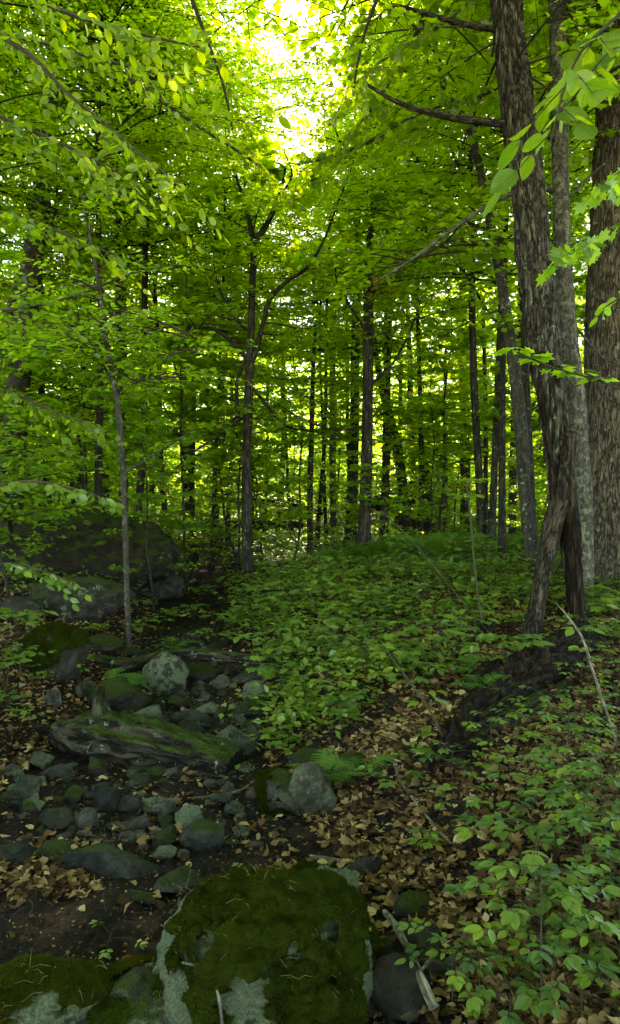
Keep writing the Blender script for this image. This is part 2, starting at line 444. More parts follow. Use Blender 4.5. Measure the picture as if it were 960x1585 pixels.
def smooth_path(pts, n):
    pts = np.asarray(pts, float)
    m = len(pts)
    t = np.linspace(0, m - 1, n)
    i = np.clip(t.astype(int), 0, m - 2); f = (t - i)[:, None]
    p0, p1, p2, p3 = pts[np.maximum(i - 1, 0)], pts[i], pts[i + 1], pts[np.minimum(i + 2, m - 1)]
    return 0.5 * (2 * p1 + (p2 - p0) * f + (2 * p0 - 5 * p1 + 4 * p2 - p3) * f ** 2 + (3 * p1 - p0 - 3 * p2 + p3) * f ** 3)

def px_path(pts, n, d0=None, d1=None):
    """pts: (u, v, width_px[, d]) -> points and radii"""
    pts = np.array(pts, float)
    d = pts[:, 3] if pts.shape[1] > 3 else np.linspace(d0, d0 if d1 is None else d1, len(pts))
    W = np.array([P(u, v, dd) for (u, v), dd in zip(pts[:, :2], d)])
    r = pts[:, 2] / 2 / F * d
    q = smooth_path(np.concatenate([W, r[:, None]], 1), n)
    return q[:, :3], np.maximum(q[:, 3], 0.0015)

UP = np.array([0., 0, 1])
def spray(rng, start, dirn, L, rise, droop, ntw, nleaf, lsize, shape, leaf_geo, wood_geo, rad=0.012, ang=52, tjit=0.35, twigs=True, tint=(0.0, 1.0), curve=0.0):
    """side branches with flat layered twigs of leaves. start (n,3) dirn (n,3) L (n,)"""
    n = len(start)
    dirn = nrm(dirn)
    def at(t):
        t = t[..., None]
        Lr = L[:, None, None]
        bend = np.cross(dirn, UP)[:, None] * curve
        return start[:, None] + dirn[:, None] * Lr * t + bend * Lr * t * t + UP * (rise * Lr * t - droop * Lr * t * t)
    k = 6
    tt = np.linspace(0, 1, k)[None].repeat(n, 0)
    wood_geo.tube(at(tt), (rad * (1.05 - 0.9 * tt)) * (L[:, None] / L.mean()) ** 0.8, 4)
    tj = np.sort(rng.uniform(0.15, 1.0, (n, ntw)), 1)
    B = at(tj)
    side = np.where(np.arange(ntw) % 2 == 0, 1, -1)[None, :, None]
    perp = nrm(np.cross(dirn, UP))[:, None]
    a = np.radians(ang + rng.normal(0, 12, (n, ntw, 1)))
    td = nrm(dirn[:, None] * np.cos(a) + perp * side * np.sin(a) + UP * rng.normal(-0.02, 0.13, (n, ntw, 1)))
    tl = L[:, None] * (0.42 * (1 - tj) + 0.16) * rng.uniform(0.6, 1.2, (n, ntw))
    if twigs:
        E = B + td * tl[..., None] - UP * (0.08 * tl[..., None])
        wood_geo.tube(np.stack([B, E], 2).reshape(-1, 2, 3), np.tile(np.array([[rad * 0.35, rad * 0.12]]), (n * ntw, 1)), 3)
    u = (np.arange(nleaf)[None, None] + rng.uniform(0.1, 0.9, (n, ntw, nleaf))) / nleaf
    pos = B[:, :, None] + td[:, :, None] * (tl[:, :, None] * u)[..., None] - UP * (0.08 * tl[:, :, None] * u * u)[..., None]
    pos = pos + rng.normal(0, 0.018, pos.shape)
    ls = np.where(np.arange(nleaf) % 2 == 0, 1, -1)[None, None, :, None]
    tp = nrm(np.cross(td, UP))[:, :, None]
    ld = td[:, :, None] * 0.7 + tp * ls * 0.75 + rng.normal(0, 0.22, pos.shape) + UP * -0.12
    nn = UP + rng.normal(0, tjit, pos.shape)
    size = lsize * rng.uniform(0.55, 1.15, pos.shape[:3])
    clump = rng.uniform(-0.2, 0.2, (n, 1, 1))
    ti = np.clip(rng.uniform(tint[0], tint[1], pos.shape[:3]) * 0.8 + 0.1 + clump, 0, 1)
    V, Fc, T = leaves_geo(shape, pos.reshape(-1, 3), ld.reshape(-1, 3), nn.reshape(-1, 3), size.reshape(-1), ti.reshape(-1))
    leaf_geo.add(V, Fc, T)

def polar(az):
    return np.stack([np.cos(az), np.sin(az), np.zeros_like(az)], -1)

# ------------------------------------------------------------------ the ground
def build_ground():
    xs = np.concatenate([-np.geomspace(120, 2.4, 80)[:-1], np.linspace(-2.4, 2.4, 300), np.geomspace(2.4, 120, 80)[1:]])
    ys = np.concatenate([np.linspace(-25, 1.8, 22)[:-1], np.linspace(1.8, 5.2, 210), np.geomspace(5.2, 230, 190)[1:]])
    X, Y = np.meshgrid(xs, ys)
    Z = terrain(X, Y)
    p = np.stack([X, Y, 0 * X], -1)
    near = np.exp(-np.maximum(Y - 6, 0) / 5)
    Z = Z + near * (0.014 * fbm(p * 14, 3, 21) + 0.009 * fbm(p * 34, 3, 22))
    nx, ny = len(xs), len(ys)
    i = np.arange(ny - 1)[:, None] * nx; j = np.arange(nx - 1)[None]
    q = np.stack([i + j, i + j + 1, i + nx + j + 1, i + nx + j], -1).reshape(-1, 4)
    me = mk_mesh('forest_floor', np.stack([X, Y, Z], -1).reshape(-1, 3), [q], M['soil'], smooth=True)
    put('forest_floor', me, kind='structure')
build_ground()

# ------------------------------------------------------------------ rocks
import bmesh
_ico = {}
def ico(sub):
    if sub not in _ico:
        bm = bmesh.new(); bmesh.ops.create_icosphere(bm, subdivisions=sub, radius=1)
        _ico[sub] = (np.array([v.co[:] for v in bm.verts]), np.array([[v.index for v in f.verts] for f in bm.faces])); bm.free()
    return _ico[sub]

def rock_shape(seed, sub=4, cuts=7, rough=0.10, round_=0.75, freq=1.6):
    V, Fc = ico(sub)
    r = np.random.default_rng(seed)
    V = V.copy()
    for _ in range(cuts):
        nv = nrm(r.normal(size=3)); c = r.uniform(round_ * 0.75, min(0.98, round_ * 1.2))
        dd = V @ nv
        V = V - np.maximum(dd - c, 0)[:, None] * nv * 0.985
    V = V * (1 + rough * fbm(V * freq + seed * 3.1, 5, seed))[:, None]
    V = V + 0.03 * nrm(V) * (1 - 2 * np.abs(fbm(V * 5 + seed, 4, seed + 5)))[:, None]
    return V, Fc

ROCK_ROUND = [mk_mesh('rock_round', *(lambda a: (a[0], [a[1]]))(rock_shape(30 + i, 4, 8, 0.12, 0.78)), M['rock'], smooth=True) for i in range(5)]
ROCK_ANG = [mk_mesh('rock_angular', *(lambda a: (a[0], [a[1]]))(rock_shape(50 + i, 5, 18, 0.06, 0.60)), M['rock'], smooth=True) for i in range(8)]
PEB = [mk_mesh('pebble', *(lambda a: (a[0], [a[1]]))(rock_shape(80 + i, 2, 6, 0.08, 0.75)), M['rock'], smooth=True) for i in range(5)]
rk = random.Random(5)

def rock_dims(u, v, w, h, dd=0.3):
    g = G(u, v + h * dd); d = g[1]
    c = P(u, v, d)
    a = w / 2 / F * d
    ph = math.atan((v - 792) / F)
    H = h / 2 / F * d * 1.04
    b = a * 0.8
    k = H * H - (b * math.sin(ph)) ** 2
    cz = math.sqrt(max(k, (0.30 * a) ** 2)) / math.cos(ph)
    if k < (0.30 * a) ** 2: b = max(0.3 * a, math.sqrt(max(H * H - (cz * math.cos(ph)) ** 2, 1e-6)) / max(math.sin(ph), 0.1))
    return c, a, min(b, 1.4 * a), cz

def rock_px(u, v, w, h, label, shape='a', moss=0.3, lichen=0.3, tone=0.5, tilt=0.0, group=None, name='rock'):
    c, a, b, cz = rock_dims(u, v, w, h)
    me = rk.choice(ROCK_ROUND if shape == 'r' else ROCK_ANG)
    o = thing(name, c, label, 'rock', group, (rk.uniform(-.12, .12), tilt, rk.uniform(-.35, .35)), (a * 1.08, b * 1.08, cz * 1.12), me)
    o.color = (moss, lichen, tone, 1)
    return o

def moss_on(parent, V, Fc, N, mask, name='moss', bright=0.0, lift=0.010, bump=0.012, fr=26, blades=9000, blen=0.011, seed=1, brad=0.0012, up=0.5):
    """a lumpy moss carpet with its own edge and pile, over the faces of a stone where mask > 0"""
    r = np.random.default_rng(seed)
    fm = (mask[Fc] > 0).all(1)
    Fm = Fc[fm]
    if len(Fm) < 10: return
    used, inv = np.unique(Fm, return_inverse=True)
    Fn = inv.reshape(Fm.shape)
    edge = np.clip(mask[used] * 9, 0, 1) ** 0.6
    lump = 0.5 + 0.5 * vnoise(V[used] * fr, seed) + 0.35 * vnoise(V[used] * fr * 2.6, seed + 1)
    hgt = (lift + bump * lump) * edge - 0.003
    Vm = V[used] + N[used] * hgt[:, None]
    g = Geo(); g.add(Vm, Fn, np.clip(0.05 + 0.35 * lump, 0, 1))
    A = np.linalg.norm(np.cross(Vm[Fn[:, 1]] - Vm[Fn[:, 0]], Vm[Fn[:, 2]] - Vm[Fn[:, 0]]), axis=1)
    fi = r.choice(len(Fn), blades, p=A / A.sum())
    w = r.dirichlet((1, 1, 1), blades)[:, :, None]
    p = (Vm[Fn[fi]] * w).sum(1); nn = nrm((N[used][Fn[fi]] * w).sum(1) + UP * up + r.normal(0, 0.35, (blades, 3)))
    lp = (lump[Fn[fi]] * w[..., 0]).sum(1)
    side = nrm(np.cross(nn, r.normal(size=(blades, 3)))) * brad
    L = blen * r.uniform(0.5, 1.3, (blades, 1))
    B = np.stack([p - side, p + side, p + nn * L], 1).reshape(-1, 3)
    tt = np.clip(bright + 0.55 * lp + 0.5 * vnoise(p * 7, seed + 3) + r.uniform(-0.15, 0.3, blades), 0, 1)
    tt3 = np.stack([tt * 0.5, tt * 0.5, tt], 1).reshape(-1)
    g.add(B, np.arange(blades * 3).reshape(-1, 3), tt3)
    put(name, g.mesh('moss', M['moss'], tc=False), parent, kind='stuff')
    return p

def vnormals(V, Fc):
    fn = np.cross(V[Fc[:, 1]] - V[Fc[:, 0]], V[Fc[:, 2]] - V[Fc[:, 0]])
    N = np.zeros_like(V)
    for k in range(3): np.add.at(N, Fc[:, k], fn)
    return nrm(N)

def big_rock(u, v, w, h, seed, label, sub=5, cuts=8, rough=0.1, round_=0.8, moss=0.3, lichen=0.4, tone=0.5, maskf=None, rot=0.0, stretch=(1, 1, 1), name='boulder', shift=(0, 0, 0), **mk):
    c, a, b, cz = rock_dims(u, v, w, h)
    a, b, cz = a * stretch[0], b * stretch[1], cz * stretch[2]
    V, Fc = rock_shape(seed, sub, cuts, rough, round_)
    cr, sr = math.cos(rot), math.sin(rot)
    V = V @ np.array([[cr, sr, 0], [-sr, cr, 0], [0, 0, 1]])
    V = V * np.array([a, b, cz]) * 1.06
    c = c + np.array(shift)
    V = V + 0.006 * fbm((V + c) * 14, 3, seed)[:, None] * nrm(V)
    root = thing(name, c, label, 'boulder')
    st = put('stone', mk_mesh('boulder_stone', V, [Fc], M['rock'], smooth=True), root)
    st.color = (moss, lichen, tone, 1)
    if maskf is not None:
        N = vnormals(V, Fc)
        moss_on(root, V, Fc, N, maskf(V + c, N, V / np.array([a, b, cz])), seed=seed, **mk)
    return root, V, Fc, c, (a, b, cz)

# the big mossy boulder closest to the camera
def m_main(p, N, q):
    return 0.02 + 0.15 * N[:, 2] + 0.45 * q[:, 0] + 0.38 * (1 - q[:, 0] ** 2) + 0.60 * fbm(p * 6.5, 5, 4, 0.6) - 2.0 * np.clip(q[:, 0] - 0.66, 0, 1) - 0.8 * np.clip(q[:, 1] - 0.45, 0, 1)
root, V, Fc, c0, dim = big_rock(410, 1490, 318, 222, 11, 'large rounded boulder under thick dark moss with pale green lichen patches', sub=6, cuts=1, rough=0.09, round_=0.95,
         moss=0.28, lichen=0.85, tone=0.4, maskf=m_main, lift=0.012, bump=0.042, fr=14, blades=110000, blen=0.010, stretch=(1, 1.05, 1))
def straws(root, V, Fc, n, seed):
    r = np.random.default_rng(seed); N = vnormals(V, Fc)
    up = np.nonzero((N[:, 2] > 0.25))[0]
    s = V[r.choice(up, n)] + np.array([0, 0, 0.02]); 
    d = nrm(np.stack([r.normal(0, 1, n), r.normal(-0.5, 0.8, n), r.uniform(0.0, 0.7, n)], -1)); L = r.uniform(0.02, 0.07, n)
    Pt = np.stack([s, s + d * L[:, None] * 0.5 + UP * 0.006, s + d * L[:, None] - UP * 0.006], 1)
    g = Geo(); g.tube(Pt, np.tile([[0.0005, 0.00045, 0.0003]], (n, 1)), 3)
    put('dry_grass', g.mesh('dry_grass', M['straw'], tc=False), root, kind='stuff')
straws(root, V, Fc, 300, 3)
BV = V + c0
def on_boulder(u, v, w, up=0.03):
    d = BV[:, 1]; uu = 480 + BV[:, 0] / d * F; vv = 792.5 - (BV[:, 2] - CAM_H) / d * F
    k = (np.abs(uu - u) < 7) & (np.abs(vv - v) < 7)
    return (u, v, w, float(d[k].min()) - up if k.any() else float(np.min(d)))
root, V, Fc, _, _ = big_rock(66, 1572, 200, 140, 12, 'half mossy, half pale lichened boulder beside the dark mud, cut off by the frame corner', sub=5, cuts=8, rough=0.09,
         moss=0.35, lichen=0.66, tone=0.5, maskf=lambda p, N, q: 0.5 * N[:, 2] + 0.02 + 0.6 * fbm(p * 5, 4, 8) - 0.3 * np.clip(-q[:, 1], 0, 1), blades=30000)
straws(root, V, Fc, 60, 5)
big_rock(250, 1552, 230, 130, 13, 'low brown stained boulder leaning against the large mossy boulder', moss=0.45, lichen=0.6, tone=0.35, maskf=lambda p, N, q: 0.3 * N[:, 2] - 0.12 + 0.6 * fbm(p * 5, 4, 18), blades=9000)
big_rock(520, 1388, 92, 84, 14, 'angular grey stone with lichened top wedged behind the right shoulder of the large mossy boulder', cuts=14, round_=0.68, moss=0.1, lichen=0.7, tone=0.5)
big_rock(486, 1356, 70, 26, 15, 'small bright green moss hump behind the large mossy boulder', moss=0.9, lichen=0.1, maskf=lambda p, N, q: 0.5 + 0 * q[:, 0], blades=9000, bright=0.45)
big_rock(438, 1228, 100, 92, 16, 'sloping boulder with yellow-green moss on its left face, below the right bank', cuts=14, round_=0.66, moss=0.5, lichen=0.35, tone=0.6, maskf=lambda p, N, q: 0.2 - 0.6 * q[:, 0] + 0.9 * fbm(p * 7, 4, 28), blades=26000, lift=0.005, bump=0.012, bright=0.4)
big_rock(488, 1232, 84, 80, 17, 'pale bare slab of stone next to the yellow-green mossed boulder', cuts=12, round_=0.7, moss=0.0, lichen=0.5, tone=0.75)
big_rock(88, 1014, 98, 90, 18, 'dark boulder capped with moss at the left end of the thin curved log', cuts=8, round_=0.8, moss=0.1, lichen=0.35, tone=0.3, maskf=lambda p, N, q: 0.8 * N[:, 2] - 0.25 + 0.4 * fbm(p * 3, 3, 38), blades=14000, blen=0.02, lift=0.015, bump=0.02, fr=12)
big_rock(140, 864, 244, 138, 19, 'huge dark boulder in the shade of the saplings, widest of all the stones', cuts=6, round_=0.88, sub=6, moss=0.58, lichen=0.30, tone=0.13, rough=0.16, stretch=(1, 0.7, 1))
big_rock(128, 938, 165, 82, 20, 'blocky dark boulder with grey-green lichen spots below the huge boulder', cuts=12, round_=0.7, moss=0.5, lichen=0.42, tone=0.2, stretch=(1, 0.7, 1))
big_rock(24, 948, 80, 44, 21, 'low dark boulder at the left frame edge beside the blocky lichen spotted boulder', cuts=12, round_=0.7, moss=0.2, lichen=0.2, tone=0.25)
big_rock(247, 911, 76, 50, 22, 'smooth squat boulder just right of the leaning sapling', cuts=5, round_=0.9, moss=0.2, lichen=0.2, tone=0.35)

ROCKS = [
 (258,1050,66,62,'rounded rock with a bright lichen crown under the thin curved log','r',.1,.62,.4),
 (344,1056,38,30,'pale pointed rock, brightest of those below the thin curved log','a',0,.55,1.0),
 (393,1048,62,28,'flat rock half covered in yellow moss below the thin log','r',.35,.5,.5),
 (398,1072,52,40,'blocky rock with a pale lichen top at the foot of the plant bank','a',.15,.85,.5),
 (392,1096,58,28,'moss skirted low rock under the pale topped blocky rock','r',.5,.2,.35),
 (308,1042,62,26,'dark humped rock with moss right beneath the thin curved log','r',.5,.1,.3),
 (325,1098,46,20,'flat pale oval rock in the middle of the boulder run','r',.05,.55,.8),
 (318,1078,36,18,'small rock with a pale rim in the middle of the boulder run','a',.2,.55,.4),
 (275,1086,52,22,'moss coated slab between the fern and the middle stones','a',.55,.2,.35),
 (296,1110,92,26,'long flat dark slab above the rotting log','a',.15,.4,.4),
 (370,1113,42,26,'angular rock edged with moss beside the leaf litter','a',.3,.4,.4),
 (226,1114,76,44,'pointed lichened rock behind the rotting log','a',.05,.65,.55),
 (290,1135,52,42,'dark mossy round rock touching the rotting log','r',.35,.25,.35),
 (358,1152,74,54,'rounded rock with lichen blotches at the right end of the rotting log','r',.2,.6,.4),
 (392,1142,34,40,'smooth dark rock tucked against the lichen blotched rock','r',.2,.1,.35),
 (185,1078,86,56,'broad moss blanketed rock the small fern grows on','r',.75,.1,.3),
 (135,1068,46,40,'rock with a lichened face next to the moss blanketed rock','a',.3,.6,.4),
 (84,1084,30,34,'small bluish wet rock in the leaf litter','a',0,0,.7),
 (150,1188,44,40,'dark green wedge shaped rock under the rotting log','a',.45,.25,.3),
 (62,1176,48,32,'long rock lying at a slant beside the leaf litter','a',.05,.5,.5),
 (18,1196,46,34,'rock at the left frame edge with a pale top','a',.05,.5,.5),
 (42,1222,44,36,'dome shaped rock with a mossy brown face','r',.3,.3,.35),
 (95,1198,40,24,'low grey rock in the shadow below the log','r',.1,.4,.35),
 (115,1232,30,26,'knob of a rock with bright moss on top','r',.7,.1,.4),
 (14,1235,32,20,'mossy flat rock touching the left frame edge','r',.5,.3,.4),
 (52,1246,42,22,'pale greenish flat rock near the left edge','a',0,.8,.6),
 (84,1270,66,42,'big dark moss flecked rock left of the streambed slabs','a',.35,.25,.28),
 (134,1271,44,34,'grey rounded rock right of the moss flecked rock','r',.1,.4,.45),
 (168,1240,56,44,'black angular rock in the centre of the dry streambed','a',.05,.1,.22),
 (205,1246,46,36,'striped dark rock leaning on the long pale slab','a',.05,.3,.35),
 (246,1248,74,32,'long angular slab with a pale sloping top','a',.0,.5,.6),
 (259,1284,36,24,'small black angular rock beside the lichened round rock','a',0,0,.2),
 (293,1267,48,34,'round rock wearing pale green lichen','r',.1,.75,.5),
 (315,1295,64,46,'round moss tinted rock, largest at the end of the streambed stones','r',.38,.15,.5),
 (255,1320,38,19,'small pale oval rock next to the mossy slab','r',0,.6,.95),
 (287,1322,24,18,'small grey rock between the oval pale rock and the round mossy one','a',0,.4,.7),
 (222,1312,22,15,'small brown pebble above the mossy slab','a',0,.2,.7),
 (178,1278,42,18,'flat layered rock in the middle of the streambed','a',.05,.5,.55),
 (212,1275,60,22,'wide smooth wet slab lying level in the streambed','a',0,.05,.5),
 (130,1290,42,13,'thin flat pale rock beneath the grey rounded rock','a',0,.4,.8),
 (26,1322,74,38,'dark sunken rock at the left edge above the mud','a',.2,.2,.25),
 (165,1334,204,48,'long low moss streaked slab along the upper edge of the mud','a',.5,.2,.35),
 (82,1318,60,26,'dark mossed end stone touching the long low slab','r',.4,.1,.25),
 (277,1364,70,38,'flat rock with a mossy crest between slab and boulder','r',.4,.25,.5),
 (218,1390,84,12,'thin mossy ledge poking out of the mud','a',.5,.3,.45),
 (345,1236,50,20,'slanted slab leaning toward the yellow-green mossed boulder','a',.1,.3,.5),
 (362,1252,54,24,'wide flat stone in the shade of the bank','a',.05,.2,.35),
 (152,1528,44,26,'flat brown stone at the gap between the two front boulders','a',0,.2,.5),
 (572,1340,48,24,'low dark rock in the leaf litter behind the big boulder','r',.2,.1,.25),
 (642,1405,58,38,'moss topped rock above the fallen pale stick','r',.5,.15,.3),
 (690,1428,48,22,'long dark rock at the foot of the litter slope','r',.15,.2,.3),
 (640,1432,56,20,'narrow mossy rock crossed by the pale stick','a',.45,.2,.35),
 (655,1452,64,38,'smooth dark oval rock right of the pale stick','r',.1,.2,.28),
 (598,1478,60,42,'dark rock between big boulder and pale stick','a',.05,.3,.3),
 (592,1462,40,18,'thin shadowed rock touching the big boulder','a',.05,.2,.25),
 (664,1492,52,46,'mossy rock supporting the lower part of the pale stick','r',.4,.15,.3),
 (618,1530,92,74,'largest dark rock of the heap below the pale stick','r',.05,.1,.22),
 (704,1500,46,28,'grey brown rock at the edge of the leafy seedlings','r',.05,.3,.45),
 (700,1532,58,24,'smooth flat rock under the leafy seedlings','r',.1,.2,.35),
 (636,1570,40,26,'speckled rock at the bottom of the dark heap','a',.1,.5,.5),
 (562,1560,50,36,'black wet rock squeezed next to the big boulder foot','a',0,.1,.25),
 (160,998,60,26,'mossy hump behind the thin curved log','r',.7,.1,.35),
 (203,1010,40,16,'small green stone at the base of the leaning sapling','r',.6,.1,.3),
 (480,1172,70,24,'moss cushion rock at the top of the litter slope','r',.6,.1,.35),
 (545,1180,60,26,'half buried mossy rock under the small ferns','r',.6,.1,.3),
 (330,905,60,26,'dark rock among the saplings behind the stream bend','a',.3,.2,.3),
 (280,868,50,26,'shadowed rock near the right shoulder of the huge boulder','r',.3,.2,.25),
]
for u, v, w, h, lab, sh, mo, li, to in ROCKS:
    rock_px(u, v, w, h, lab, sh, mo, li, to)

r = np.random.default_rng(77)
n = 0
while n < 140:                                       # a jumble of middling rocks, half sunk
    y = r.uniform(3.3, 7.6); xc = np.interp(y, CH_Y, CH_X); hw = np.interp(y, CH_Y, CH_W)
    x = xc + r.uniform(-1, 0.95) * hw
    s = r.uniform(0.035, 0.085)
    o = thing('rock', (x, y, terrain(x, y) + s * 0.12), 'dark half sunk rock wedged in the jumble of the dry streambed', 'rock', 'half sunk rocks wedged in the jumble of the streambed',
              (r.uniform(-.4, .4), r.uniform(-.4, .4), r.uniform(0, 6)), (s * r.uniform(.9, 1.5), s, s * r.uniform(.5, .9)), ROCK_ANG[n % 6])
    o.color = (r.uniform(0, .6), r.uniform(0, .6), r.uniform(.2, .5), 1); n += 1
n = 0
while n < 150:                                       # small stones lying loose in the bed
    y = r.uniform(2.3, 8.0); xc = np.interp(y, CH_Y, CH_X); hw = np.interp(y, CH_Y, CH_W)
    x = xc + r.normal(0, 0.45) * hw
    if 2.3 < y < 3.4 and x < -0.35 or (y < 3.3 and abs(x + 0.1) < 0.45): continue
    s = r.uniform(0.015, 0.05)
    o = thing('small_stone', (x, y, terrain(x, y) + s * 0.2), 'small loose stone lying among the bigger rocks of the dry streambed', 'stone', 'small loose stones of the streambed',
              (r.uniform(-.3, .3), r.uniform(-.3, .3), r.uniform(0, 6)), (s * r.uniform(.8, 1.5), s, s * r.uniform(.4, .8)), PEB[n % 5])
    o.color = (r.uniform(0, .3), r.uniform(0, .7), r.uniform(.3, .9), 1); n += 1

def gravel():
    r = np.random.default_rng(78); V0, F0 = ico(1); g = Geo()
    n = 2600
    y = r.uniform(2.0, 8.5, n); xc = np.interp(y, CH_Y, CH_X); hw = np.interp(y, CH_Y, CH_W); x = xc + r.normal(0, 0.5, n) * hw
    keep = ~((y < 3.4) & (x < -0.3)); x, y = x[keep], y[keep]; n = len(x)
    s = r.uniform(0.004, 0.014, n); z = terrain(x, y) + s * 0.4
    base = V0[None] * (1 + 0.2 * r.normal(size=(n, len(V0), 1))) * np.stack([s * r.uniform(.8, 1.6, n), s, s * .6], -1)[:, None]
    Vv = base + np.stack([x, y, z], -1)[:, None]
    Fv = (F0[None] + (np.arange(n) * len(V0))[:, None, None]).reshape(-1, 3)
    o = put('gravel', mk_mesh('gravel', Vv.reshape(-1, 3), [Fv], M['rock']), kind='stuff', label='fine gravel between the rocks of the dry streambed', category='gravel')
    o.color = (0, .3, .6, 1)
gravel()

# ------------------------------------------------------------------ trees seen one by one
def bark_disp(seed, amp=0.10, kc=5.0, kz=1.6, ridges=True):
    def f(th, s, rr):
        p = np.stack([np.cos(th) * kc, np.sin(th) * kc, s * kz], -1)
        a = vnoise(p, seed); b = vnoise(p * 2.1, seed + 1); c = vnoise(p * 4.3, seed + 2)
        if ridges: a = 1 - 2 * np.abs(a); b = 1 - 2 * np.abs(b)
        return amp * (0.6 * a + 0.4 * b + 0.25 * c)
    return f

def grow_crown(rng, paths, n, Lr, zr, lsize, shape, ntw, nleaf, leaf_geo, wood_geo, rise=0.25, droop=0.2, fr=(0.0, 1.0), az=None, tint=(0, 1), rad=0.012):
    S, D, Ls = [], [], []
    allp = np.concatenate([p for p in paths]); 
    ok = allp[(allp[:, 2] > zr[0]) & (allp[:, 2] < zr[1])]
    if len(ok) == 0: return
    s = ok[rng.integers(0, len(ok), n)]
    a = rng.uniform(0, 2 * np.pi, n) if az is None else rng.uniform(az[0], az[1], n)
    hfrac = (s[:, 2] - zr[0]) / max(zr[1] - zr[0], 0.1)
    L = rng.uniform(Lr[0], Lr[1], n) * (1.1 - 0.45 * np.clip(hfrac, 0, 1))
    spray(rng, s, polar(a), L, rise, droop, ntw, nleaf, lsize, shape, leaf_geo, wood_geo, rad=rad, tint=tint)

def px_tree(label, trunk, d, bark, crowns=(), limbs=(), seed=0, n=60, sides=12, amp=0.06, leaf='canopy', name='tree', group=None, flare=1.35, d1=None, cat='tree', slim=1.0, kc=5.0, ground=True, kz=1.6):
    rng = np.random.default_rng(1000 + seed)
    Pt, R = px_path(trunk, n, d, d1); R = R * slim
    if Pt[0, 2] > Pt[-1, 2]: Pt, R = Pt[::-1].copy(), R[::-1].copy()
    base = Pt[0].copy()
    if ground:
        gz = float(terrain(base[0], base[1]))
        # carry the trunk down into the soil
        k = Pt[:, 2] > gz + 0.05
        Pt, R = Pt[k], R[k]
        foot = np.array([[Pt[0, 0], Pt[0, 1], gz - 0.12], [Pt[0, 0], Pt[0, 1], gz]])
        Pt = np.concatenate([foot, Pt]); R = np.concatenate([[R[0], R[0]], R])
        hh = np.clip((Pt[:, 2] - gz) / (R[0] * 5), 0, 1); R = R * (1 + (flare - 1) * (1 - hh) ** 2)
        base = foot[1]
    root = thing(name, base, label, cat, group)
    g = Geo(); g.tube(Pt - base, R, sides, bark_disp(seed, amp, kc, kz))
    put('trunk', g.mesh('trunk', M[bark], smooth=True), root)
    paths = [Pt - base]
    for li in limbs:
        lp, lr = px_path(li, 24, d, d1)
        g = Geo(); g.tube(lp - base, lr, 7, bark_disp(seed + 3, amp * 0.7, 3, 2))
        put('branch', g.mesh('branch', M[bark], smooth=True), root)
        paths.append(lp - base)
    if crowns:
        lg, wg = Geo(), Geo()
        for c in crowns:
            c = dict(c); which = c.pop('on', None)
            zr = c.pop('zr'); zr = (zr[0] - base[2], zr[1] - base[2])
            grow_crown(rng, paths if which is None else [paths[i] for i in which], leaf_geo=lg, wood_geo=wg, zr=zr, **c)
        if lg.n:
            put('crown', lg.mesh('crown', M[leaf], tc=False), root, kind='stuff')
            put('twigwork', wg.mesh('twigwork', M['twig'], tc=False), root, kind='stuff')
    return root, base, Pt - base, R

# the three big trunks on the right bank
C_side = dict(n=26, Lr=(1.2, 2.6), zr=(5.5, 8.5), lsize=0.10, shape=MAPLE, ntw=9, nleaf=8, rise=0.05, droop=0.15)
C_over = dict(n=60, Lr=(2.0, 4.8), zr=(7.6, 13), lsize=0.15, shape=OVAL, ntw=10, nleaf=10, rise=0.2, rad=0.025)  # wide crown layer above the frame, added to keep skylight off the foreground
tA, bA, pA, rA = px_tree('leaning shaggy tree with flaking brown bark and a rotted hollow foot', [(690,-900,34),(740,-420,42),(772,-60,46),(783,0,48),(793,100,52),(806,200,54),(819,300,53),(827,400,55),(840,490,56),(845,560,55),(853,600,50),(857,640,42),(860,700,32),(866,760,24),(875,820,24),(886,880,22),(894,940,24),(898,975,28)],
    6.3, 'bark_shaggy', slim=.84, seed=1, n=260, sides=64, amp=0.20, flare=1.1, kc=7.0, kz=1.3, crowns=[dict(C_side, n=16), C_over], limbs=[[(805,40,12),(770,45,10),(710,35,8),(640,15,6),(600,5,4)],[(860,215,9),(800,195,11),(700,182,10),(620,160,7),(560,125,4)]])
def shags(root, Pt, R, n, seed):
    """peeling plates of bark standing proud of the shaggy trunk"""
    r = np.random.default_rng(seed)
    base = []
    for v in range(4):
        L = 1.0; k = 5
        y = np.linspace(0, L, k); w = np.array([.35, .5, .55, .45, .2]) * r.uniform(.8, 1.1, k)
        lift = np.array([.05, .12, .25, .5, .9]) * r.uniform(.6, 1.3)
        V = np.concatenate([np.stack([-w / 2, lift * .3, -y], -1), np.stack([w / 2, lift * .3 + r.uniform(-.05, .05), -y], -1),
                            np.stack([-w / 2 * .8, lift * .3 - .10, -y], -1), np.stack([w / 2 * .8, lift * .3 - .10, -y], -1)])
        i = np.arange(k - 1)
        q = np.concatenate([np.stack([i, i + 1, k + i + 1, k + i], -1), np.stack([2 * k + i, 3 * k + i, 3 * k + i + 1, 2 * k + i + 1], -1),
                            np.stack([i, 2 * k + i, 2 * k + i + 1, i + 1], -1), np.stack([k + i, k + i + 1, 3 * k + i + 1, 3 * k + i], -1)])
        base.append(mk_mesh('bark_flake', V, [q], M['bark_shaggy'], tc=V * 0.12))
    for j in range(n):
        i = int(r.uniform(0.12, 0.97) * len(Pt)); a = r.uniform(math.pi, 2 * math.pi) if r.random() < .85 else r.uniform(0, math.pi)
        rad = R[i] * 0.98
        p = Pt[i] + np.array([math.cos(a) * rad, math.sin(a) * rad, 0])
        L = r.uniform(0.14, 0.34)
        put('bark_flake', base[j % 4], root, p, (r.uniform(-.05, .05), r.uniform(-.12, .12), a - math.pi / 2), (L * 0.3, 0.13, L))
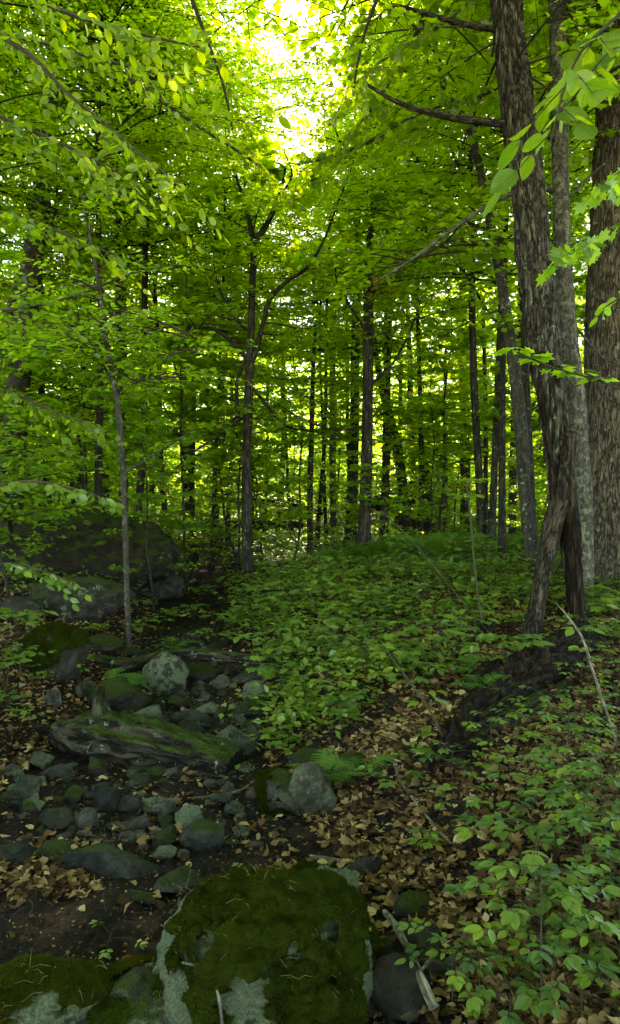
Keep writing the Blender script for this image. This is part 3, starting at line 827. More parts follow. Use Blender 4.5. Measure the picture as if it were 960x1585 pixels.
shags(tA, pA, rA, 190, 4)
for k, pts in enumerate([[(836,545,6,6.1),(848,553,11,6.08),(858,568,10,6.06),(864,592,5,6.06)], [(834,590,5,6.12),(838,620,9,6.1),(845,660,8,6.1),(852,710,9,6.08),(857,760,9,6.06),(852,795,4,6.06)], [(880,740,6,6.05),(884,780,16,6.05),(886,830,22,6.0),(889,900,22,5.95),(893,960,20,5.9)]]):
    PtH, RH = px_path(pts, 40)
    g = Geo(); g.tube(PtH - bA, RH, 16, bark_disp(90 + k, 0.35, 3, 4)); put('hollow_edge', g.mesh('hollow_edge', M['rotten'], smooth=True), tA)
# the rotten leg that props the shaggy trunk
def on_ground(pts, k=0.42):
    return [(u, v, w, G(u, v + w * k)[1]) for u, v, w in pts]
def wood_piece(label, name, cat, pts, bark, seed, n=60, sides=18, amp=0.2, kc=3.0, kz=2.0, d=6, d1=None, group=None, parent=None, sm=True):
    Pt, R = px_path(pts, n, d, d1)
    base = Pt[0] if parent is None else np.array(parent.location)
    g = Geo(); g.tube(Pt - base, R, sides, bark_disp(seed, amp, kc, kz))
    # closed ends
    for e in (0, -1):
        V = g.V[0]; ring = V[:sides] if e == 0 else V[-sides:]
        cpt = ring.mean(0) + (0 if len(Pt) < 3 else (Pt[0] - Pt[1] if e == 0 else Pt[-1] - Pt[-2]) * 0.2)
        Vc = np.concatenate([ring, cpt[None]]); i = np.arange(sides)
        g.add(Vc, np.stack([i, (i + 1) % sides, np.full(sides, sides)], -1), None, g.c[0][:1].repeat(sides + 1, 0))
    me = g.mesh(name, M[bark], smooth=sm)
    if parent is not None: return put(name, me, parent), Pt, R
    return thing(name, base, label, cat, group, me=me), Pt, R
put_leg = wood_piece('', 'propping_leg', '', [(882,670,20,6.25),(878,710,23,6.2),(872,750,27,6.12),(858,805,28,6.0),(848,850,26,5.9),(838,900,24,5.8),(829,950,25,5.7),(817,1005,30,5.5),(811,1032,36,5.4)], 'leg_bark', 21, n=70, sides=24, amp=0.10, kc=3, parent=tA)

tB, *_ = px_tree('straight lichen mottled tree with a pale grey-green foot, between shaggy tree and thickest tree', [(830,-800,22),(850,-400,28),(858,-60,26),(862,0,27),(866,150,27),(868,300,26),(872,400,27),(878,490,28),(885,560,29),(892,610,29),(896,660,29),(900,710,27),(904,770,28),(903,850,32),(903,920,32),(903,990,38)],
    6.75, 'bark_lichen', slim=.92, seed=2, n=150, sides=26, amp=0.05, crowns=[dict(C_side, n=14), C_over], limbs=[[(868,300,10),(828,290,9),(770,310,7),(700,355,6),(640,400,5),(585,435,3)], [(868,320,5),(900,285,4),(945,245,3)], [(890,505,4),(940,560,3),(975,580,3)]])
tC, *_ = px_tree('thickest tree with ridged furrowed bark at the right frame edge', [(930,-900,50),(950,-400,64),(962,-60,74),(966,0,80),(968,150,84),(967,300,92),(965,450,102),(965,600,112),(968,700,122),(970,800,132),(972,880,148),(974,930,164),(974,965,196)],
    7.6, 'bark_ridged', seed=3, n=180, sides=44, amp=0.09, kc=7, kz=0.9, crowns=[dict(C_side, n=14, az=(1.5, 4.5)), C_over])
# small tree beside them
px_tree('thin curving tree left of the shaggy tree, its stem bent at the top', [(668,20,7),(676,80,8),(690,140,9),(722,190,11),(738,240,12),(752,310,13),(766,380,15),(780,460,15),(792,540,17),(800,600,19),(808,680,20),(812,760,18),(818,830,16),(824,890,16)],
    8.6, 'bark_smooth', seed=4, n=120, sides=14, amp=0.05, crowns=[dict(n=46, Lr=(0.9, 1.9), zr=(3.6, 8.2), lsize=0.11, shape=MAPLE, ntw=8, nleaf=8, rise=0.1)],
    limbs=[[(769,380,8),(740,378,6),(700,372,5),(650,398,4),(600,415,2)], [(766,360,4),(730,345,3),(690,330,2)]])
# the forked tree near the middle
px_tree('forked tree in the middle with a dark straight stem and two upper forks', [(386,892,24),(383,850,19),(382,780,18),(382,700,16),(385,600,16),(388,520,14),(391,440,12),(392,375,11),(384,335,8),(374,300,6),(362,262,4)],
    11.8, 'bark', slim=.85, seed=5, n=110, sides=14, amp=0.06, flare=1.5,
    limbs=[[(391,378,10),(408,355,9),(424,325,8),(436,290,5),(442,260,3)],[(388,565,9),(400,530,8),(410,490,7),(420,460,7),(445,435,6),(475,415,5),(500,375,4),(525,310,3),(548,250,2)],
           [(386,560,8),(370,540,7),(345,517,6),(322,508,5),(305,512,4)],[(345,690,2),(352,660,4),(368,640,5),(366,600,6),(374,570,6),(384,545,4)],[(391,520,4),(355,480,4),(335,430,3),(330,385,2)],[(384,640,4),(345,670,4),(300,700,3),(262,735,2)],[(436,300,4),(452,270,3),(440,235,2)],[(392,600,5),(420,635,5),(450,662,4),(490,665,2)]],
    crowns=[dict(n=44, Lr=(0.8, 1.7), zr=(4.6, 7.8), lsize=0.12, shape=MAPLE, ntw=8, nleaf=8), dict(n=12, Lr=(0.8, 1.5), zr=(2.4, 4.6), lsize=0.11, shape=MAPLE, ntw=7, nleaf=7)])
px_tree('dark slim tree right of centre with rusty leaves at mid height', [(563,862,26),(564,820,20),(567,740,18),(569,640,17),(570,540,16),(570,440,14),(572,380,11),(578,330,9),(588,290,6)],
    12.6, 'bark', seed=6, n=100, sides=14, amp=0.06, flare=1.5, limbs=[[(577,335,7),(595,305,6),(618,288,5),(640,290,3)],[(578,330,5),(575,300,5),(585,250,3)],[(571,420,4),(610,380,3),(640,330,2)],[(571,520,5),(540,470,4),(520,430,3),(525,380,2)],[(569,600,5),(610,560,4),(640,500,3),(655,450,2)],[(567,660,4),(520,665,3),(470,650,3),(430,625,2)],[(571,460,4),(600,430,3),(615,395,2)]],
    crowns=[dict(n=40, Lr=(0.9, 2.0), zr=(4.8, 7.6), lsize=0.12, shape=MAPLE, ntw=8, nleaf=8)])
px_tree('straight tree standing close behind the dark slim tree with rusty leaves', [(543,815,18),(546,740,17),(549,640,14),(550,540,13),(552,440,11),(554,340,8),(556,260,5)],
    16.5, 'bark', seed=7, n=80, sides=12, crowns=[dict(n=34, Lr=(1.0, 2.2), zr=(5.5, 9.5), lsize=0.14, shape=OVAL, ntw=8, nleaf=8)])
# left side
px_tree('stout tree behind the huge boulder at the left edge, leaning right as it rises', [(8,880,44),(14,800,40),(22,700,36),(28,600,34),(36,520,34),(44,450,34),(54,380,30),(66,300,26),(76,200,22),(84,80,18),(90,-60,14)],
    11.5, 'bark_smooth', seed=8, n=120, sides=20, amp=0.04, limbs=[[(-30,560,16),(-5,530,15),(14,490,14),(26,440,12),(50,395,10),(72,365,9),(86,320,8),(110,285,6),(150,250,4)],[(86,345,6),(115,325,5),(150,290,3)]],
    crowns=[dict(n=60, Lr=(1.4, 3.0), zr=(5.0, 10), lsize=0.13, shape=OVAL, ntw=9, nleaf=9)])
px_tree('slender leaning sapling rising between the huge boulder and squat boulder', [(199,996,10),(197,930,9),(195,850,9),(193,780,9),(189,700,9),(184,640,9),(176,590,8),(167,540,8),(160,490,7),(152,430,6),(140,370,5),(128,300,3)],
    7.4, 'bark_smooth', seed=9, n=100, sides=10, amp=0.04, leaf='sapling', crowns=[dict(n=34, Lr=(0.6, 1.3), zr=(3.0, 5.2), lsize=0.09, shape=OVAL, ntw=7, nleaf=7)],
    limbs=[[(178,600,4),(160,565,4),(140,530,3),(118,505,2)],[(190,735,4),(225,712,3),(262,690,3),(300,665,2)],[(170,560,3),(220,590,3),(280,530,2),(300,505,1.5)]])
FAR = [
 ('dark tree with a broken look left of the slender sapling', [(124,740,12),(126,640,11),(130,560,11),(134,500,12),(138,420,9),(142,340,6)], 16, 'bark'),
 ('dark straight tree behind the slender sapling, thicker than its neighbours', [(192,790,14),(190,700,14),(190,600,14),(190,500,13),(192,420,11),(194,330,8),(196,200,5)], 17, 'bark'),
 ('straight tree just right of the slender sapling top', [(164,800,12),(163,700,12),(162,560,12),(158,460,11),(154,380,9),(152,260,6)], 19, 'bark'),
 ('pale grey tree far back between the slender sapling and forked tree', [(292,800,12),(291,700,12),(289,560,12),(287,440,11),(286,330,9),(285,200,7)], 24, 'bark_smooth'),
 ('thin pale tree left of the forked tree leaning slightly right', [(335,800,8),(338,700,8),(344,600,7),(352,520,6),(360,430,5)], 20, 'bark_smooth'),
 ('thin tree standing in front of the far logs between forked and dark slim tree', [(480,838,9),(480,760,9),(482,690,8),(484,600,7),(488,500,5)], 15, 'bark'),
 ('faint straight tree between the thin tree and the dark slim tree', [(516,800,10),(515,720,10),(515,620,9),(514,500,8),(512,400,6)], 23, 'bark_smooth'),
 ('leaning tree right of the dark slim tree tilted to the left', [(628,802,16),(622,740,16),(614,690,15),(604,650,14),(594,610,12),(584,560,9),(575,500,6)], 18, 'bark'),
 ('narrow dark tree right of the leaning tree', [(638,800,11),(638,720,11),(636,640,10),(634,560,8),(630,440,6)], 21, 'bark'),
 ('short dark broken tree standing next to the narrow dark tree', [(664,802,15),(662,760,15),(657,720,14),(652,690,12)], 20, 'bark'),
 ('middle distance tree with a tall straight stem in the bright thicket', [(720,800,15),(720,700,15),(718,600,14),(718,520,12),(716,440,10),(712,300,7)], 19, 'bark'),
 ('thin dark pole of a tree left of the thin curving tree', [(752,805,7),(752,720,7),(752,640,7),(750,560,6),(748,460,4)], 15, 'bark'),
 ('slim tree pressed close to the left side of the thin curving tree', [(793,815,12),(794,740,12),(796,660,11),(796,600,10),(800,500,8)], 17, 'bark'),
 ('very thin tree filling the gap before the lone far stump', [(690,800,6),(690,720,6),(688,640,5),(690,540,4)], 17, 'bark_smooth'),
 ('pale tree near the far centre with a faint crooked stem', [(430,815,8),(436,740,8),(440,660,8),(438,580,7),(446,480,6)], 26, 'bark_smooth'),
 ('tree between the pale far tree and forked tree, partly behind leaves', [(232,800,9),(236,720,9),(234,620,8),(238,500,7),(242,380,5)], 22, 'bark'),
]
for i, (lab, tr, d, bk) in enumerate(FAR):
    top = CAM_H - (tr[-1][1] - 792) / F * d
    short = 'broken tree' in lab
    px_tree(lab, tr, d, bk, seed=20 + i, n=40, sides=10, amp=0.05, flare=1.3,
            crowns=[] if short else [dict(n=22, Lr=(0.9, 2.0), zr=(max(1.5, top * 0.45), top), lsize=0.15, shape=OVAL, ntw=7, nleaf=7)])
px_tree('pale weathered stump glimpsed far back behind the narrow dark tree', [(684,800,22),(684,760,18),(684,720,14),(686,692,6)], 21, 'pale_wood', seed=60, n=20, sides=9, amp=0.25, flare=1.4, name='stump', cat='stump')

# ------------------------------------------------------------------ the other trees of the wood
def template(seed, H, r0, c0, nb, Lr, lsize, shape, ntw, nleaf, lean=0.3, rise=0.3, droop=0.3, forks=2):
    rng = np.random.default_rng(seed)
    k = 16; t = np.linspace(0, 1, k)
    Pt = np.stack([lean * rng.normal() * t + 0.15 * np.sin(t * 5 + seed) + 0.06 * np.sin(t * 13 + seed), lean * rng.normal() * t + 0.12 * np.cos(t * 4 + seed) - 0.12, H * t - 0.1], -1)
    R = r0 * (1.0 - 0.85 * t) * (1 + 0.5 * np.exp(-t * H / (r0 * 3)))
    tg = Geo(); tg.tube(Pt, R, 8, bark_disp(seed, 0.06, 3, 1))
    paths = [Pt]
    for f in range(forks):
        i = int(rng.uniform(.35, .7) * k); a = rng.uniform(0, 6.28); L = H * rng.uniform(.2, .35)
        q = np.linspace(0, 1, 8)[:, None]
        lp = Pt[i] + polar(np.array([a])) * L * 0.5 * q + UP * L * q * (0.6 + 0.4 * q)
        tg.tube(lp, R[i] * 0.6 * (1 - 0.8 * q[:, 0]), 6); paths.append(lp)
    lg = Geo()
    grow_crown(rng, paths, nb, Lr, (c0, H), lsize, shape, ntw, nleaf, lg, tg, rise, droop, rad=0.016 if H > 6 else 0.007)
    return tg.mesh('tree_trunk', M['bark'], smooth=True), lg

def both(seed, leaf, *a, **k):
    tm, lg = template(seed, *a, **k)
    return tm, lg.mesh('tree_crown', M[leaf], tc=False)
TALL = [both(200 + i, 'canopy', 15 + i * .7, 0.08, 5.8, 100, (1.5, 3.6), 0.098, OVAL, 12, 15) for i in range(4)]
MID = [both(220 + i, 'canopy', 9 + i, 0.07, 2.2, 75, (1.1, 2.4), 0.11, OVAL, 9, 12) for i in range(4)]
SAP = [both(240 + i, 'sapling', 4.2 + 0.6 * i, 0.03, 0.5, 62, (0.7, 1.6), 0.12, MAPLE if i % 2 else OVAL, 7, 7, droop=0.15) for i in range(4)]
SHR = [both(260 + i, 'sapling', 1.5 + 0.3 * i, 0.012, 0.25, 20, (0.3, 0.7), 0.085, OVAL, 6, 6, droop=0.1, forks=3) for i in range(4)]
MIDT = [m for m in MID]
pl = random.Random(11)
taken = []
def plant_tree(x, y, kit, label, group, s=1.0, name='tree', cat='tree', rz=None):
    tm, cm = kit
    root = thing(name, (x, y, float(terrain(x, y))), label, cat, group, (0, 0, pl.uniform(0, 6.28) if rz is None else rz), (s, s, s))
    put('trunk' if cat == 'tree' else 'stem', tm, root); put('crown' if cat == 'tree' else 'foliage', cm, root, kind='stuff')
    taken.append((x, y)); return root

def gap_ok(x, y, H):
    """trees under the open window of the canopy stay lower"""
    u = 480 + x / y * F
    ang = (H + float(terrain(x, y)) - CAM_H) / y
    if 370 < u < 560: return ang < 0.44
    if 330 < u < 640: return ang < 0.62
    return True
def scatter(kits, n, ymin, ymax, Hs, label, group, sep, name='tree', cat='tree', spread=0.56, smin=0.85, smax=1.15, xr=None):
    c = 0; tries = 0
    while c < n and tries < n * 60:
        tries += 1
        y = ymin + (ymax - ymin) * pl.random() ** 0.8
        x = pl.uniform(-1, 1) * (y * spread + 0.8)
        if any((x - a) ** 2 + (y - b) ** 2 < sep * sep for a, b in taken[-400:]): continue
        i = pl.randrange(len(kits)); s = pl.uniform(smin, smax)
        if not gap_ok(x, y, Hs[i] * s): continue
        if cat != 'tree' or Hs[i] < 6:
            xc = np.interp(y, CH_Y, CH_X)
            if y < 12 and (abs(x - xc) < 1.3 or x > -0.5): continue
        plant_tree(x, y, kits[i], label, group, s, name, cat); c += 1
# tall trees whose crowns fill the top of the view; the wood behind them is lower and open to the sun
TL = [(-6.6, 11.5, .95), (-4.9, 13.2, 1.0), (-3.4, 12.2, .85), (-7.8, 15, 1.05), (-5.6, 16.0, 1.0), (-3.2, 15.8, .9), (3.2, 12.4, .9), (5.6, 11.5, .95), (4.6, 14.6, 1.0), (2.5, 15.6, .86), (7.0, 14.5, 1.05),
      (6.2, 17.5, 1.1), (-8.8, 18, 1.1), (8.6, 18.5, 1.1), (3.4, 10.2, .8), (-4.6, 9.4, .8), (-1.6, 17.5, .62), (1.9, 18.5, .86), (0.6, 20, .68), (-2.3, 20.5, .78), (2.7, 21, .98), (-3.4, 12.9, 1.0), (-3.1, 10.6, .8), (3.0, 12.9, 1.0), (2.9, 10.4, .74), (-2.2, 15.2, .72), (1.6, 16, .76), (0.3, 19, .82), (1.2, 20.5, .9), (-1.7, 19.5, .84), (-2.7, 17, 1.0), (2.1, 17.5, .95), (-3.4, 18.6, .98), (-0.6, 22.5, .72), (1.0, 24, .8), (-1.8, 25, .88), (-3.9, 22, 1.05)]
for i, (x, y, s_) in enumerate(TL):
    plant_tree(x, y, TALL[i % 4], 'tall tree whose leafy crown fills the top of the view beside the window of sky', 'tall trees filling the top of the view', s_)
scatter(MID, 14, 15.5, 22, [9, 10, 11, 12], 'half grown leafy tree filling the middle distance of the wood', 'half grown trees of the middle distance', 1.7, smin=.6, smax=.9)
scatter(SAP, 190, 23, 47, [4.2, 4.8, 5.4, 6.0], 'sunlit young tree in the brightest part of the wood, far back', 'sunlit young trees far back', 1.15, smin=.9, smax=1.45)
FRONT = ['leafy sapling just left of the huge dark boulder, its leaves hiding part of it', 'broad leafy sapling directly behind the huge dark boulder', 'sapling behind the right shoulder of the huge dark boulder',
 'short sapling between the squat boulder and the slender leaning sapling', 'tall sapling at the left frame edge behind the boulders', 'sapling behind the boulders, left of the slender leaning sapling',
 'sapling right beside the foot of the forked tree', 'sapling behind the shaggy tree, left of the thickest tree', 'taller sapling behind the lichen mottled tree', 'sapling left of the thin curving tree at its foot',
 'sapling between the leaning tree and the dark slim tree', 'tallest sapling at the far left edge behind the stout tree', 'small sapling nearest the left frame edge before the stout tree']
for i, (x, y, s_) in enumerate([(-3.6, 8.2, .8), (-4.4, 9.6, 1.1), (-3.1, 10.6, .95), (-2.3, 9.4, .62), (-5.2, 11.2, 1.15), (-3.8, 12.3, 1.2), (-1.3, 12.6, .9), (4.6, 10.5, 1), (5.2, 12.2, 1.2), (3.9, 12.9, .9), (2.2, 14, .8), (-6.2, 12.6, 1.2), (-4.9, 7.4, .7)]):
    plant_tree(x, y, SAP[i % 4], FRONT[i], 'saplings in front of the thicket', s_, 'sapling', 'sapling')
scatter(SAP, 38, 11.5, 21, [4.2, 4.8, 5.4, 6.0], 'thin leafy sapling in the bright green thicket between the trees', 'saplings of the green thicket', 0.8, name='sapling', cat='sapling')
scatter(SHR, 90, 9.5, 26, [1.5, 1.8, 2.1, 2.4], 'low leafy shrub in the undergrowth beneath the saplings', 'shrubs of the undergrowth', 0.6, name='shrub', cat='shrub')

OVER = [(-6.5, 1.5), (-4.5, 6.5), (5.2, 2.0), (4.5, -3.5), (-3.5, -4.0), (0.5, -7.5), (7.5, 6.0), (-8.5, 8.5), (-9, -4), (9, -6), (-1.5, -13), (5, -12), (-7, -11), (3.0, -1.5), (-2.6, 0.5), (1.2, 1.0), (-5.5, 3.8), (6.2, 4.2), (-1.0, -3.0), (2.0, -5.0), (7, -1), (-7, -7), (-11, 3), (10, 1), (0, -10), (9.5, 8.5), (-11, 10)]  # out-of-frame trees added beside and behind the camera to shade the foreground
for i, (x, y) in enumerate(OVER):
    plant_tree(x, y, TALL[i % 4], 'unseen tall tree added around and behind the viewpoint, its crown shading the foreground', 'unseen tall trees added to shade the foreground', 0.95)

def distant_woods():
    rng = np.random.default_rng(400); lg = Geo(); n = 110000
    y = rng.uniform(70, 82, n // 60); x = rng.uniform(-1, 1, n // 60) * (y * 0.6 + 4); H = rng.uniform(0, 1, n // 60) ** 0.9 * (22)
    u = 480 + x / y * F; H = np.where((u > 360) & (u < 640), H * 0.75, H)
    c = np.stack([x, y, terrain(x, y) + H + 0.5], -1)
    p = (c[:, None] + rng.normal(0, 1, (len(c), 60, 3)) * np.array([2.2, 2.0, 0.9])).reshape(-1, 3); n = len(p)
    V, Fc, T = leaves_geo(DIAMOND, p, rng.normal(size=(n, 3)) * [1, 1, .3], UP + rng.normal(0, .5, (n, 3)), rng.uniform(.35, .65, n), rng.uniform(0, 1, n))
    lg.add(V, Fc, T)
    put('distant_woods', lg.mesh('distant_woods', M['canopy'], tc=False), kind='stuff', label='far wall of green foliage closing off the view through the wood', category='woods')
distant_woods()

scatter(SHR, 90, 22, 40, [1.5, 1.8, 2.1, 2.4], 'bushy young growth in the sunlit back of the wood, low between the stems', 'bushy growth at the sunlit back of the wood', 0.8, name='shrub', cat='shrub', smin=1.5, smax=2.2)
# ------------------------------------------------------------------ logs, roots and sticks
# rotting log across the streambed
lg_pts = [(84,1128,26,4.75),(110,1138,44,4.72),(150,1140,66,4.68),(200,1150,72,4.6),(250,1161,68,4.5),(300,1176,66,4.42),(340,1185,62,4.36),(362,1192,50,4.32)]
log, LP, LR = wood_piece('broad rotting log furred with moss and lichen, lying across the streambed', 'rotting_log', 'log', lg_pts, 'rotten_moss', 31, n=150, sides=44, amp=0.34, kc=3.0, kz=3.2)
wood_piece('', 'branch_stub', '', [(168,1135,32,4.65),(160,1110,26,4.66),(154,1085,18,4.68),(158,1062,8,4.7)], 'rotten_moss', 32, n=26, sides=16, amp=0.3, kc=3, kz=3, parent=log)
wood_piece('', 'splinter', '', [(120,1138,16,4.65),(90,1132,12,4.75),(60,1128,8,4.9),(44,1127,3,5.0)], 'rotten', 33, n=20, sides=9, amp=0.4, kc=3, kz=6, parent=log)
wood_piece('', 'splinter', '', [(125,1158,16,4.62),(95,1150,10,4.7),(76,1148,4,4.8)], 'rotten', 34, n=16, sides=9, amp=0.4, kc=3, kz=6, parent=log)
wood_piece('', 'wood_chip', '', [(240,1141,10,4.42),(262,1147,12,4.38),(272,1151,6,4.36)], 'leg_bark', 35, n=10, sides=6, amp=0.2, parent=log)
# the thin curved log upstream
thin, *_ = wood_piece('thin curved dark log with a mossy upper side, spanning the stream bend', 'curved_log', 'log',
    [(128,1018,14,6.7),(155,1024,20,6.6),(200,1030,22,6.5),(245,1018,20,6.45),(290,1013,18,6.4),(340,1015,18,6.3),(400,1024,20,6.15),(445,1027,18,6.0),(472,1024,10,5.95)], 'rotten_moss', 36, n=90, sides=16, amp=0.10, kc=2, kz=3)
wood_piece('long dark log lying far back behind the forked tree', 'fallen_log', 'log', [(352,812,12),(400,812,13),(450,812,12),(470,814,8)], 'rotten_moss', 37, d=15.5, n=30, sides=10, amp=0.1)
wood_piece('dark log farther back, raised above the other far log', 'fallen_log', 'log', [(376,778,10),(420,778,11),(470,786,9),(500,796,6)], 'rotten', 38, d=19, n=30, sides=10, amp=0.1)
wood_piece('small dark root mound of an uprooted tree right of the straight trees', 'root_mound', 'stump', [(572,792,10),(582,780,24),(598,778,20),(606,792,6)], 'rotten', 39, d=19, n=24, sides=12, amp=0.4)
# the decayed stump and roots below the shaggy tree
stump, *_ = wood_piece('black crumbling stump and root heap under the propping leg of the shaggy tree', 'rotten_stump', 'stump',
    on_ground([(905,990,46),(860,1022,50),(820,1050,58),(780,1078,56),(745,1104,50),(715,1137,42),(690,1167,32),(664,1190,16)], .25), 'rot_chunk', 41, n=150, sides=48, amp=0.6, kc=2.6, kz=5.0, sm=False)
wood_piece('', 'snag', '', [(740,1115,60,4.5),(748,1084,56,4.55),(758,1055,46,4.6),(768,1034,26,4.62),(774,1020,5,4.62)], 'rot_chunk', 42, n=50, sides=26, amp=0.55, kc=3, kz=7, parent=stump, sm=False)
wood_piece('', 'snag', '', [(800,1085,44,4.7),(794,1060,34,4.75),(792,1038,18,4.8),(786,1024,4,4.8)], 'rot_chunk', 43, n=40, sides=20, amp=0.55, kc=3, kz=7, parent=stump, sm=False)
for i, pts in enumerate([on_ground([(845,1080,30),(795,1112,32),(755,1140,28),(715,1172,20)], .1), on_ground([(915,1000,40),(880,1018,34),(850,1045,26)], .0), on_ground([(760,1125,26),(735,1155,20),(700,1182,14),(655,1175,8),(610,1168,4)], .1),
                         on_ground([(880,1062,24),(840,1094,20),(800,1124,14),(770,1152,7)], .1), on_ground([(905,1040,18),(940,1060,14),(970,1085,9)], .1)]):
    wood_piece('', 'root', '', pts, 'rotten', 44 + i, n=40, sides=14, amp=0.3, kc=3, kz=4, parent=stump)

rs = np.random.default_rng(46)
CH = []
for i in range(4):
    V_, F_ = rock_shape(140 + i, 4, 14, 0.25, 0.6, 2.2); V_ = V_ * np.array([.5, .5, 1.3])
    CH.append(mk_mesh('rotten_chunk', V_, [F_], M['rot_chunk'], tc=V_ * 0.15))
for i in range(26):
    t = rs.uniform(0, 1); u = 915 - 245 * t + rs.normal(0, 14); v = 985 + 195 * t + rs.normal(0, 12); gg = G(u, v + 14)
    o = put('rotten_chunk', CH[i % 4], stump, gg + np.array([0, 0, rs.uniform(0.0, .10)]) - np.array(stump.location), (rs.uniform(-1.2, .3), rs.uniform(-1.1, -.3), rs.uniform(-.5, .5)), tuple(rs.uniform(.025, .07, 2)) + (rs.uniform(.06, .16),))
for i in range(30):
    t = rs.uniform(.08, .95); u = 905 - 235 * t; v = 985 + 190 * t
    d = G(u, v + 12)[1] - 0.12; L = rs.uniform(18, 46); an = rs.uniform(-1.9, -0.4)
    wood_piece('', 'splinter', '', [(u, v, rs.uniform(9, 18), d), (u + L * .5 * math.cos(an) - 4, v + L * .5 * math.sin(an), rs.uniform(6, 11), d), (u + L * math.cos(an), v + L * math.sin(an), 2, d + .03)], 'rotten', 400 + i, n=12, sides=8, amp=0.4, kc=2, kz=8, parent=stump)
def stick(label, pts, bark='pale_wood', name='stick', seed=0, sides=9, amp=0.1, forks=(), group=None):
    o, *_ = wood_piece(label, name, 'stick', pts, bark, seed, n=40, sides=sides, amp=amp, kc=2, kz=6, group=group)
    for f in forks: wood_piece('', 'side_twig', '', f, bark, seed + 1, n=16, sides=6, amp=0.1, parent=o)
    return o
def gp(u, v, w, up=0.012):
    """a point that appears at (u, v) but floats `up` above the ground"""
    d = np.linspace(1.2, 14, 3000); x = (u - 480) / F * d; zr = CAM_H - (v - 792.5) / F * d
    i = np.nonzero(zr <= terrain(x, d) + up)[0]; dd = d[i[0]] if len(i) else 14.0
    return (u, v, w, float(dd))
stick('pale straight fallen stick with bark scars, lying across the dark rock heap', [gp(596,1412,9,.03),gp(612,1432,10,.05),gp(632,1470,12,.09),gp(650,1510,14,.10),gp(662,1538,15,.08),gp(673,1560,15,.06)], seed=71, sides=14, amp=0.13,
      forks=[[gp(650,1503,5,.10),gp(625,1496,6,.10),gp(590,1499,5,.08),gp(563,1504,3,.05)], [gp(652,1502,5,.10),gp(662,1490,6,.10),gp(668,1481,4,.10)]])
STK = [
 ('long crooked pale twig winding down the litter slope from the moss cushions', [gp(540,1163,5), gp(590,1170,6), gp(610,1178,6), gp(618,1205,5), gp(640,1235,6), gp(665,1268,5), gp(698,1305,4)]),
 ('curved pale root arching over the front of the large mossy boulder', [on_boulder(283,1490,3), on_boulder(305,1496,4), on_boulder(325,1512,5), on_boulder(338,1540,5), on_boulder(343,1575,5), on_boulder(345,1598,5)]),
 ('thin arched pale twig standing by the lower end of the rotting log', [(261,1185,3,4.5),(262,1205,3,4.4),(272,1222,3,4.3),(286,1233,3,4.25)]),
 ('pale twig lying from the striped rock toward the rotting log end', [gp(290,1236,3), gp(330,1232,4), gp(370,1224,4), gp(400,1205,4), gp(425,1190,3)]),
 ('bleached bent twig beside the lichen blotched rock', [gp(368,1175,3), gp(378,1160,3,.05), gp(392,1152,3,.05), gp(402,1163,3)]),
 ('straight tan twig behind the moss hump of the big boulder', [gp(480,1325,5), gp(510,1329,5), gp(540,1335,4), gp(560,1343,3)]),
 ('short tan twig crossing the other twig near the grey stone', [gp(532,1347,4), gp(545,1335,4), gp(552,1322,3)]),
 ('dark stick lying across the leaf litter near the slope seedlings', [gp(700,1385,4), gp(735,1365,4), gp(770,1345,3)]),
 ('thin brown stick poking from the stump down the slope', [gp(640,1120,3,.25), (690,1205,4,4.0), (728,1262,4,3.7)]),
 ('slender pale stick at the left edge above the mud', [gp(40,1328,3), gp(60,1305,3), gp(80,1288,2)]),
 ('pale stick slanting over the left edge boulder', [(10,930,4,9.0),(40,945,4,8.8),(60,956,4,8.7)]),
 ('fallen branch lying in the plants right of the curved log', [gp(455,1000,3,.1), gp(440,1040,3,.1), gp(425,1085,3,.05)]),
]
for i, (lab, pts) in enumerate(STK):
    stick(lab, pts, 'pale_wood' if i not in (7, 8) else 'twig', seed=80 + i, sides=7)

# ------------------------------------------------------------------ leaf litter and the low plants
def litter_density(x, y):
    xc = np.interp(y, CH_Y, CH_X); hw = np.interp(y, CH_Y, CH_W)
    inbed = np.abs(x - xc) < hw * 0.95
    p = np.stack([x, y, 0 * x], -1)
    d = 0.75 + 0.4 * vnoise(p * 2.2, 61)
    d = np.where(inbed, 0.05 + 0.12 * (vnoise(p * 3.0, 62) > 0.25), d)
    mud = (y < 3.35) & (x < -0.3) & (x > -2.0)
    d = np.where(mud, 0.02 + 0.5 * ((y > 2.85) & (x < -0.95)), d)
    return d
LIT = [shape_curl(i) for i in range(8)]
def litter():
    r = np.random.default_rng(500); g = Geo()
    for k in range(8):
        n = 12000
        y = 1.9 + 12 * r.random(n) ** 1.7; x = r.uniform(-1, 1, n) * (y * 0.5 + 0.3)
        keep = r.random(n) < litter_density(x, y); x, y = x[keep], y[keep]; n = len(x)
        s = r.uniform(0.016, 0.056, n) * (1 + 0.03 * y)
        pos = np.stack([x, y, terrain(x, y) + r.uniform(0.004, 0.03, n)], -1)
        a = r.uniform(0, 6.28, n); nn = UP + r.normal(0, 0.38, (n, 3))
        V, Fc, T = leaves_geo(LIT[k], pos, polar(a) + UP * r.normal(0, .22, (n, 1)), nn, s, np.clip(r.beta(1.6, 2.2, n), 0, 1)); g.add(V, Fc, T)
    put('leaf_litter', g.mesh('leaf_litter', M['dead'], tc=False), kind='stuff', label='brown fallen leaves covering the banks', category='leaf litter')
litter()
DLM = []
for k in range(8):
    V, Fc = LIT[k]; DLM.append(mk_mesh('fallen_leaf', V, [Fc], M['dead'], tint=np.full(len(V), 0.45 + 0.07 * k)))
r = np.random.default_rng(510); c = 0
